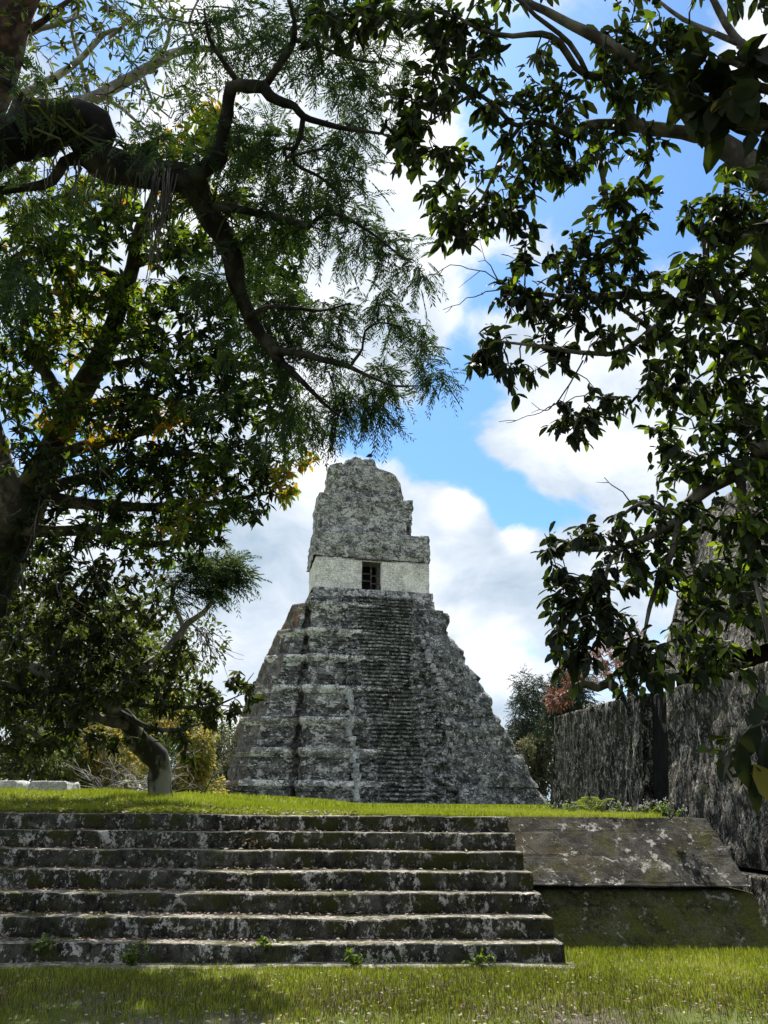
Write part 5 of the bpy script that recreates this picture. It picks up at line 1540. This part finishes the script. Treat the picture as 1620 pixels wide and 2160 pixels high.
# ------------------------------------------------------------------ small plants
def fern_plant(name, B, nfr, L, label, mat, group=None, pairs=12, seed=0):
    root = empty(name, tuple(B), 0, label, 'plant', group)
    for k in range(nfr):
        a = rng.uniform(0, 2 * math.pi); el = rng.uniform(.5, 1.2); l = L * rng.uniform(.6, 1.1)
        t = np.linspace(0, 1, 14)
        x = l * t * math.cos(el); z = l * t * math.sin(el) - l * .45 * t ** 2
        pts = np.stack([x * math.cos(a), x * math.sin(a), z], 1)
        mb = MB(); tube(mb, pts, np.linspace(.006, .002, 14), 3, rnd=.3)
        side = np.array([-math.sin(a), math.cos(a), 0])
        for i in range(2, 14):
            tg = pts[i] - pts[i - 1]; tg /= np.linalg.norm(tg)
            for s in (-1, 1):
                ld = tg * .45 + side * s + np.array([0, 0, -.12])
                ll = l * .30 * (1 - .75 * abs(t[i] - .35)) * rng.uniform(.85, 1.1)
                put_leaves(mb, pts[i][None], ld[None], ll, ll * .20, np.array([rng.uniform(.1, 1)]), up=np.array([[0, 0, 1.0]]))
        mb.build('frond', mat, root)
    return root


fb = at(1250, 1706, 13.6); fb[2] = PLAT_Z - .01
fern_plant('fern', fb, 11, .62, 'green fern growing at the foot of the rough pyramid wall', M['fern'])
# white-flowered weeds along the pyramid foot
WG = 'white-flowered weeds at the foot of the pyramid'
places = ['right beside the fern', 'at the dark slot in the wall', 'farthest right on the lawn edge', 'just right of the dark slot', 'left of the fern', 'under the far low wall']
for k, (px, py, d, lab) in enumerate([(1300, 1706, 12.6, 'small white-flowered weed right beside the fern'), (1365, 1706, 12.0, 'small white-flowered weed in front of the dark wall slot'), (1412, 1712, 11.3, 'white-flowered weed at the right end of the lawn edge'), (1388, 1708, 11.8, 'white-flowered weed just right of the dark wall slot'), (1205, 1702, 14.5, 'small flowering weed left of the fern'), (1168, 1702, 16.5, 'tiny flowering weed at the left end of the low pyramid wall')]):
    b = at(px, py, d); b[2] = PLAT_Z - .01
    root = empty('flowering_weed', tuple(b), 0, lab, 'weed', WG)
    st = MB(); lf_ = MB(); fl_ = MB()
    for q in range(12):
        h = rng.uniform(.10, .24); e = np.array([rng.normal(0, .10), rng.normal(0, .06), h])
        tube(st, [(0, 0, 0), e * .5 + [0, 0, .02], e], [.004, .003, .002], 3)
        n = 5
        put_leaves(lf_, np.tile(e, (n, 1)) * rng.uniform(.3, 1, (n, 1)), rng.normal(0, 1, (n, 3)), .05, .025, rng.uniform(0, 1, n))
        put_leaves(fl_, e + rng.normal(0, .012, (5, 3)), rng.normal(0, 1, (5, 3)) + [0, -.4, .5], .022, .014, rng.uniform(0, 1, 5))
    st.build('stem', M['weed'], root); lf_.build('leaves', M['weed'], root); fl_.build('flowers', M['white flower'], root)
# leafy weeds rooted in the joints of the stairs and along the base
WL = [(520, 1795, 'tan withered weed stalk in the second tread from the top'), (290, 2040, 'leafy green weed tuft at the foot of the stairs, left of middle'), (558, 2005, 'creeping green weed hanging over the broken bottom step'), (748, 2035, 'low weed at the foot of the bottom step'), (100, 2000, 'small weed on the bottom step near the left edge'), (1000, 2030, 'small leafy weed at the right part of the bottom step')]
cr_, sr_ = math.cos(STAIR_ROT), math.sin(STAIR_ROT)
for k, (px, py, lab) in enumerate(WL):
    if k == 0: p = atZ(px, 1797, 5 * RISE); p[1] = STAIR_Y + 5 * TREAD + p[0] * sr_ - .02; p[2] = 5 * RISE
    elif k in (2, 4): p = atZ(px, 1985, RISE); p[1] = STAIR_Y + p[0] * sr_ + .03; p[2] = RISE
    else: p = atZ(px, 2034, .0); p[1] = STAIR_Y + p[0] * sr_ - .10; p[2] = .02
    root = empty('stair_weed', tuple(p), 0, lab, 'weed', 'weeds on the stone staircase')
    st = MB(); lf_ = MB()
    for q in range(16 if k == 1 else 9):
        h = rng.uniform(.05, .15) * (1.5 if k == 1 else 1); e = np.array([rng.normal(0, .08), rng.normal(-.02, .03), h * (1 if k not in (2, 4) else rng.uniform(-.6, .6))])
        tube(st, [(0, 0, 0), e * .5 + [0, 0, .015], e], [.0035, .003, .002], 3)
        n = 6
        put_leaves(lf_, np.tile(e, (n, 1)) * rng.uniform(.2, 1, (n, 1)), rng.normal(0, 1, (n, 3)) + [0, 0, .4], .06, .026, rng.uniform(0, 1, n))
    mm = M['weed'] if k else M['litter']
    st.build('stem', mm, root); lf_.build('leaves', mm, root)


# ------------------------------------------------------------------ grass and litter
def grass(name, XY, Z, hgt, wid, label, rnd, mat=None, lean=.5):
    n = len(XY)
    a = rng.uniform(0, 2 * math.pi, n); b = rng.uniform(0, 2 * math.pi, n)
    h = hgt * rng.uniform(.45, 1.25, n); ln = h * rng.uniform(.1, 1, n) * lean
    P0 = np.column_stack([XY, Z - .006])
    w = np.column_stack([np.cos(a), np.sin(a), np.zeros(n)]) * wid * .5
    ld = np.column_stack([np.cos(b), np.sin(b), np.zeros(n)])
    M1 = P0 + ld * (ln * .35)[:, None] + np.array([0, 0, 1.0]) * (h * .6)[:, None]
    T = P0 + ld * ln[:, None] + np.array([0, 0, 1.0]) * h[:, None]
    V = np.stack([P0 - w, P0 + w, M1 + w * .7, M1 - w * .7, T], 1).reshape(-1, 3)
    i = np.arange(n)[:, None] * 5
    mb = MB(); mb.add(V, quads=i + np.array([0, 1, 2, 3]), tris=i + np.array([3, 2, 4]), rnd=0)
    mb.r4 = [rnd]; mb.r3 = [rnd]
    o = mb.build(name, mat or M['grass'])
    tag(o, label, 'grass', None, 'stuff')
    return o


# lower lawn, thinner and browner towards the viewer
n = 230000
Y = 3.9 + (STAIR_Y - .05 - 3.9 + 1.2) * rng.uniform(0, 1, n) ** .9
X = rng.uniform(-1, 1, n) * (Y * .62 + .3)
lim = np.where(X < 1.86, STAIR_Y - .12 + X * sr_, 9.58)
pts = np.column_stack([X, Y, np.zeros(n)])
cover = vnoise(pts, .8, 201, 3) * .5 + vnoise(pts, 3.0, 203, 3) * .35 + (Y - 7.35) * .34 + .30 + .14 * smooth(X, 0, 2)
ok = (Y < lim) & (cover > rng.uniform(-.2, .35, n))
XY = pts[ok, :2]; cv = cover[ok]
r = np.clip(.30 + cv * .30 + rng.normal(0, .2, ok.sum()) + .45 * vnoise(pts[ok], .7, 205, 3), 0, 1)
sel = rng.uniform(0, 1, len(XY)) < .16 * smooth(XY[:, 1], 6.4, 7.0) * (1 - smooth(XY[:, 1], 7.6, 8.3))
grass('dry_grass', XY[sel], ground_h(XY[sel, 0], XY[sel, 1]), .085, .006, 'thin brown grass stalks among the short turf', np.clip(rng.normal(.08, .1, sel.sum()), 0, 1), M['dry grass'])
grass('lawn_grass', XY, ground_h(XY[:, 0], XY[:, 1]), .045 + .02 * np.clip(cv, 0, 1), .006, 'short uneven grass in front of the stairs', r)
# rim and plateau grass
n = 150000
X = rng.uniform(-8, 4.0, n); Y = PLAT_Y + .12 + 9 * rng.uniform(0, 1, n) ** 2.2
rim = PLAT_Y + .10 + np.where(X < 1.6, X * sr_ * .9, .12) + .06 * vnoise(np.column_stack([X, X * 0, X * 0]), 1.5, 210, 3) + np.where(X < -.5, .12, 0)
ok = (Y > rim) & (X < 3.72 + .2 * (Y - 11)) & (X < pyr_x(Y) - .12)
XY = np.column_stack([X, Y])[ok]
p3 = np.column_stack([XY, np.zeros(len(XY))])
hg = .055 + .035 * vnoise(p3, 1.2, 211, 3) + .03 * smooth(XY[:, 1], 11.5, 16)
r = np.clip(.62 + .25 * vnoise(p3, .9, 212, 3) + rng.normal(0, .16, len(XY)) + .1 * smooth(XY[:, 0], -1, 2), 0, 1)
grass('platform_grass', XY, plat_h(XY[:, 0], XY[:, 1]), hg, .008, 'bright grass along the top of the platform', r)
n = 40000
X = rng.uniform(-26, 14, n); Y = rng.uniform(19, 62, n)
ok = ~((X > 3.2) & (Y < 21)) & (X < pyr_x(np.minimum(Y, 20.3)) + (Y > 20.6) * 20)
XY = np.column_stack([X, Y])[ok]
grass('far_grass', XY, plat_h(XY[:, 0], XY[:, 1]), .14, .03, 'taller grass farther back on the platform', np.clip(rng.normal(.55, .2, len(XY)), 0, 1))


def litter(name, P, size, label, mu=.5):
    n = len(P)
    d = rng.normal(0, 1, (n, 3)); d[:, 2] *= .18
    mb = MB()
    put_leaves(mb, P, d, size * rng.uniform(.5, 1.3, n), size * .5 * rng.uniform(.7, 1.2, n), np.clip(rng.normal(mu, .3, n), 0, 1), up=np.column_stack([rng.normal(0, .35, (n, 2)), np.ones(n)]))
    o = mb.build(name, M['litter'])
    tag(o, label, 'leaves', None, 'stuff')


PP = []
for k in range(7):
    n = int(620 - 40 * k)
    x = X_L + (X_R0 - X_L - .2) * rng.uniform(.2, 1, n) ** (.8 + .1 * k)
    x = np.where(rng.uniform(0, 1, n) < .35, rng.uniform(-6, 1.4, n), np.minimum(x, rng.uniform(-7, 0.6, n)))
    y = STAIR_Y + k * TREAD + .05 + (TREAD - .07) * rng.uniform(0, 1, n) ** .6
    x2 = x * cr_; y2 = y + x * sr_
    PP.append(np.column_stack([x2, y2, np.full(n, (k + 1) * RISE + .014)]))
litter('fallen_leaves', np.concatenate(PP), .05, 'dry fallen leaves scattered on the stair treads')
n = 5200
Y = 3.9 + 5.4 * rng.uniform(0, 1, n) ** 1.2; X = rng.uniform(-1, 1, n) * (Y * .6)
ok = (Y < np.where(X < 1.86, STAIR_Y - .25, 9.4))
PL = np.column_stack([X, Y, ground_h(X, Y) + .012 + rng.uniform(0, .02, n)])[ok]
litter('leaf_litter', PL, .04, 'pale dry leaves lying in the grass before the stairs', .65)
n = 1200
X = rng.uniform(-7.5, -.3, n); Y = PLAT_Y + .1 + 2.5 * rng.uniform(0, 1, n) ** 1.8
PL = np.column_stack([X, Y, plat_h(X, Y) + .03 + rng.uniform(0, .03, n)])
litter('rim_leaves', PL, .05, 'dry leaves among the grass on the platform rim', .6)
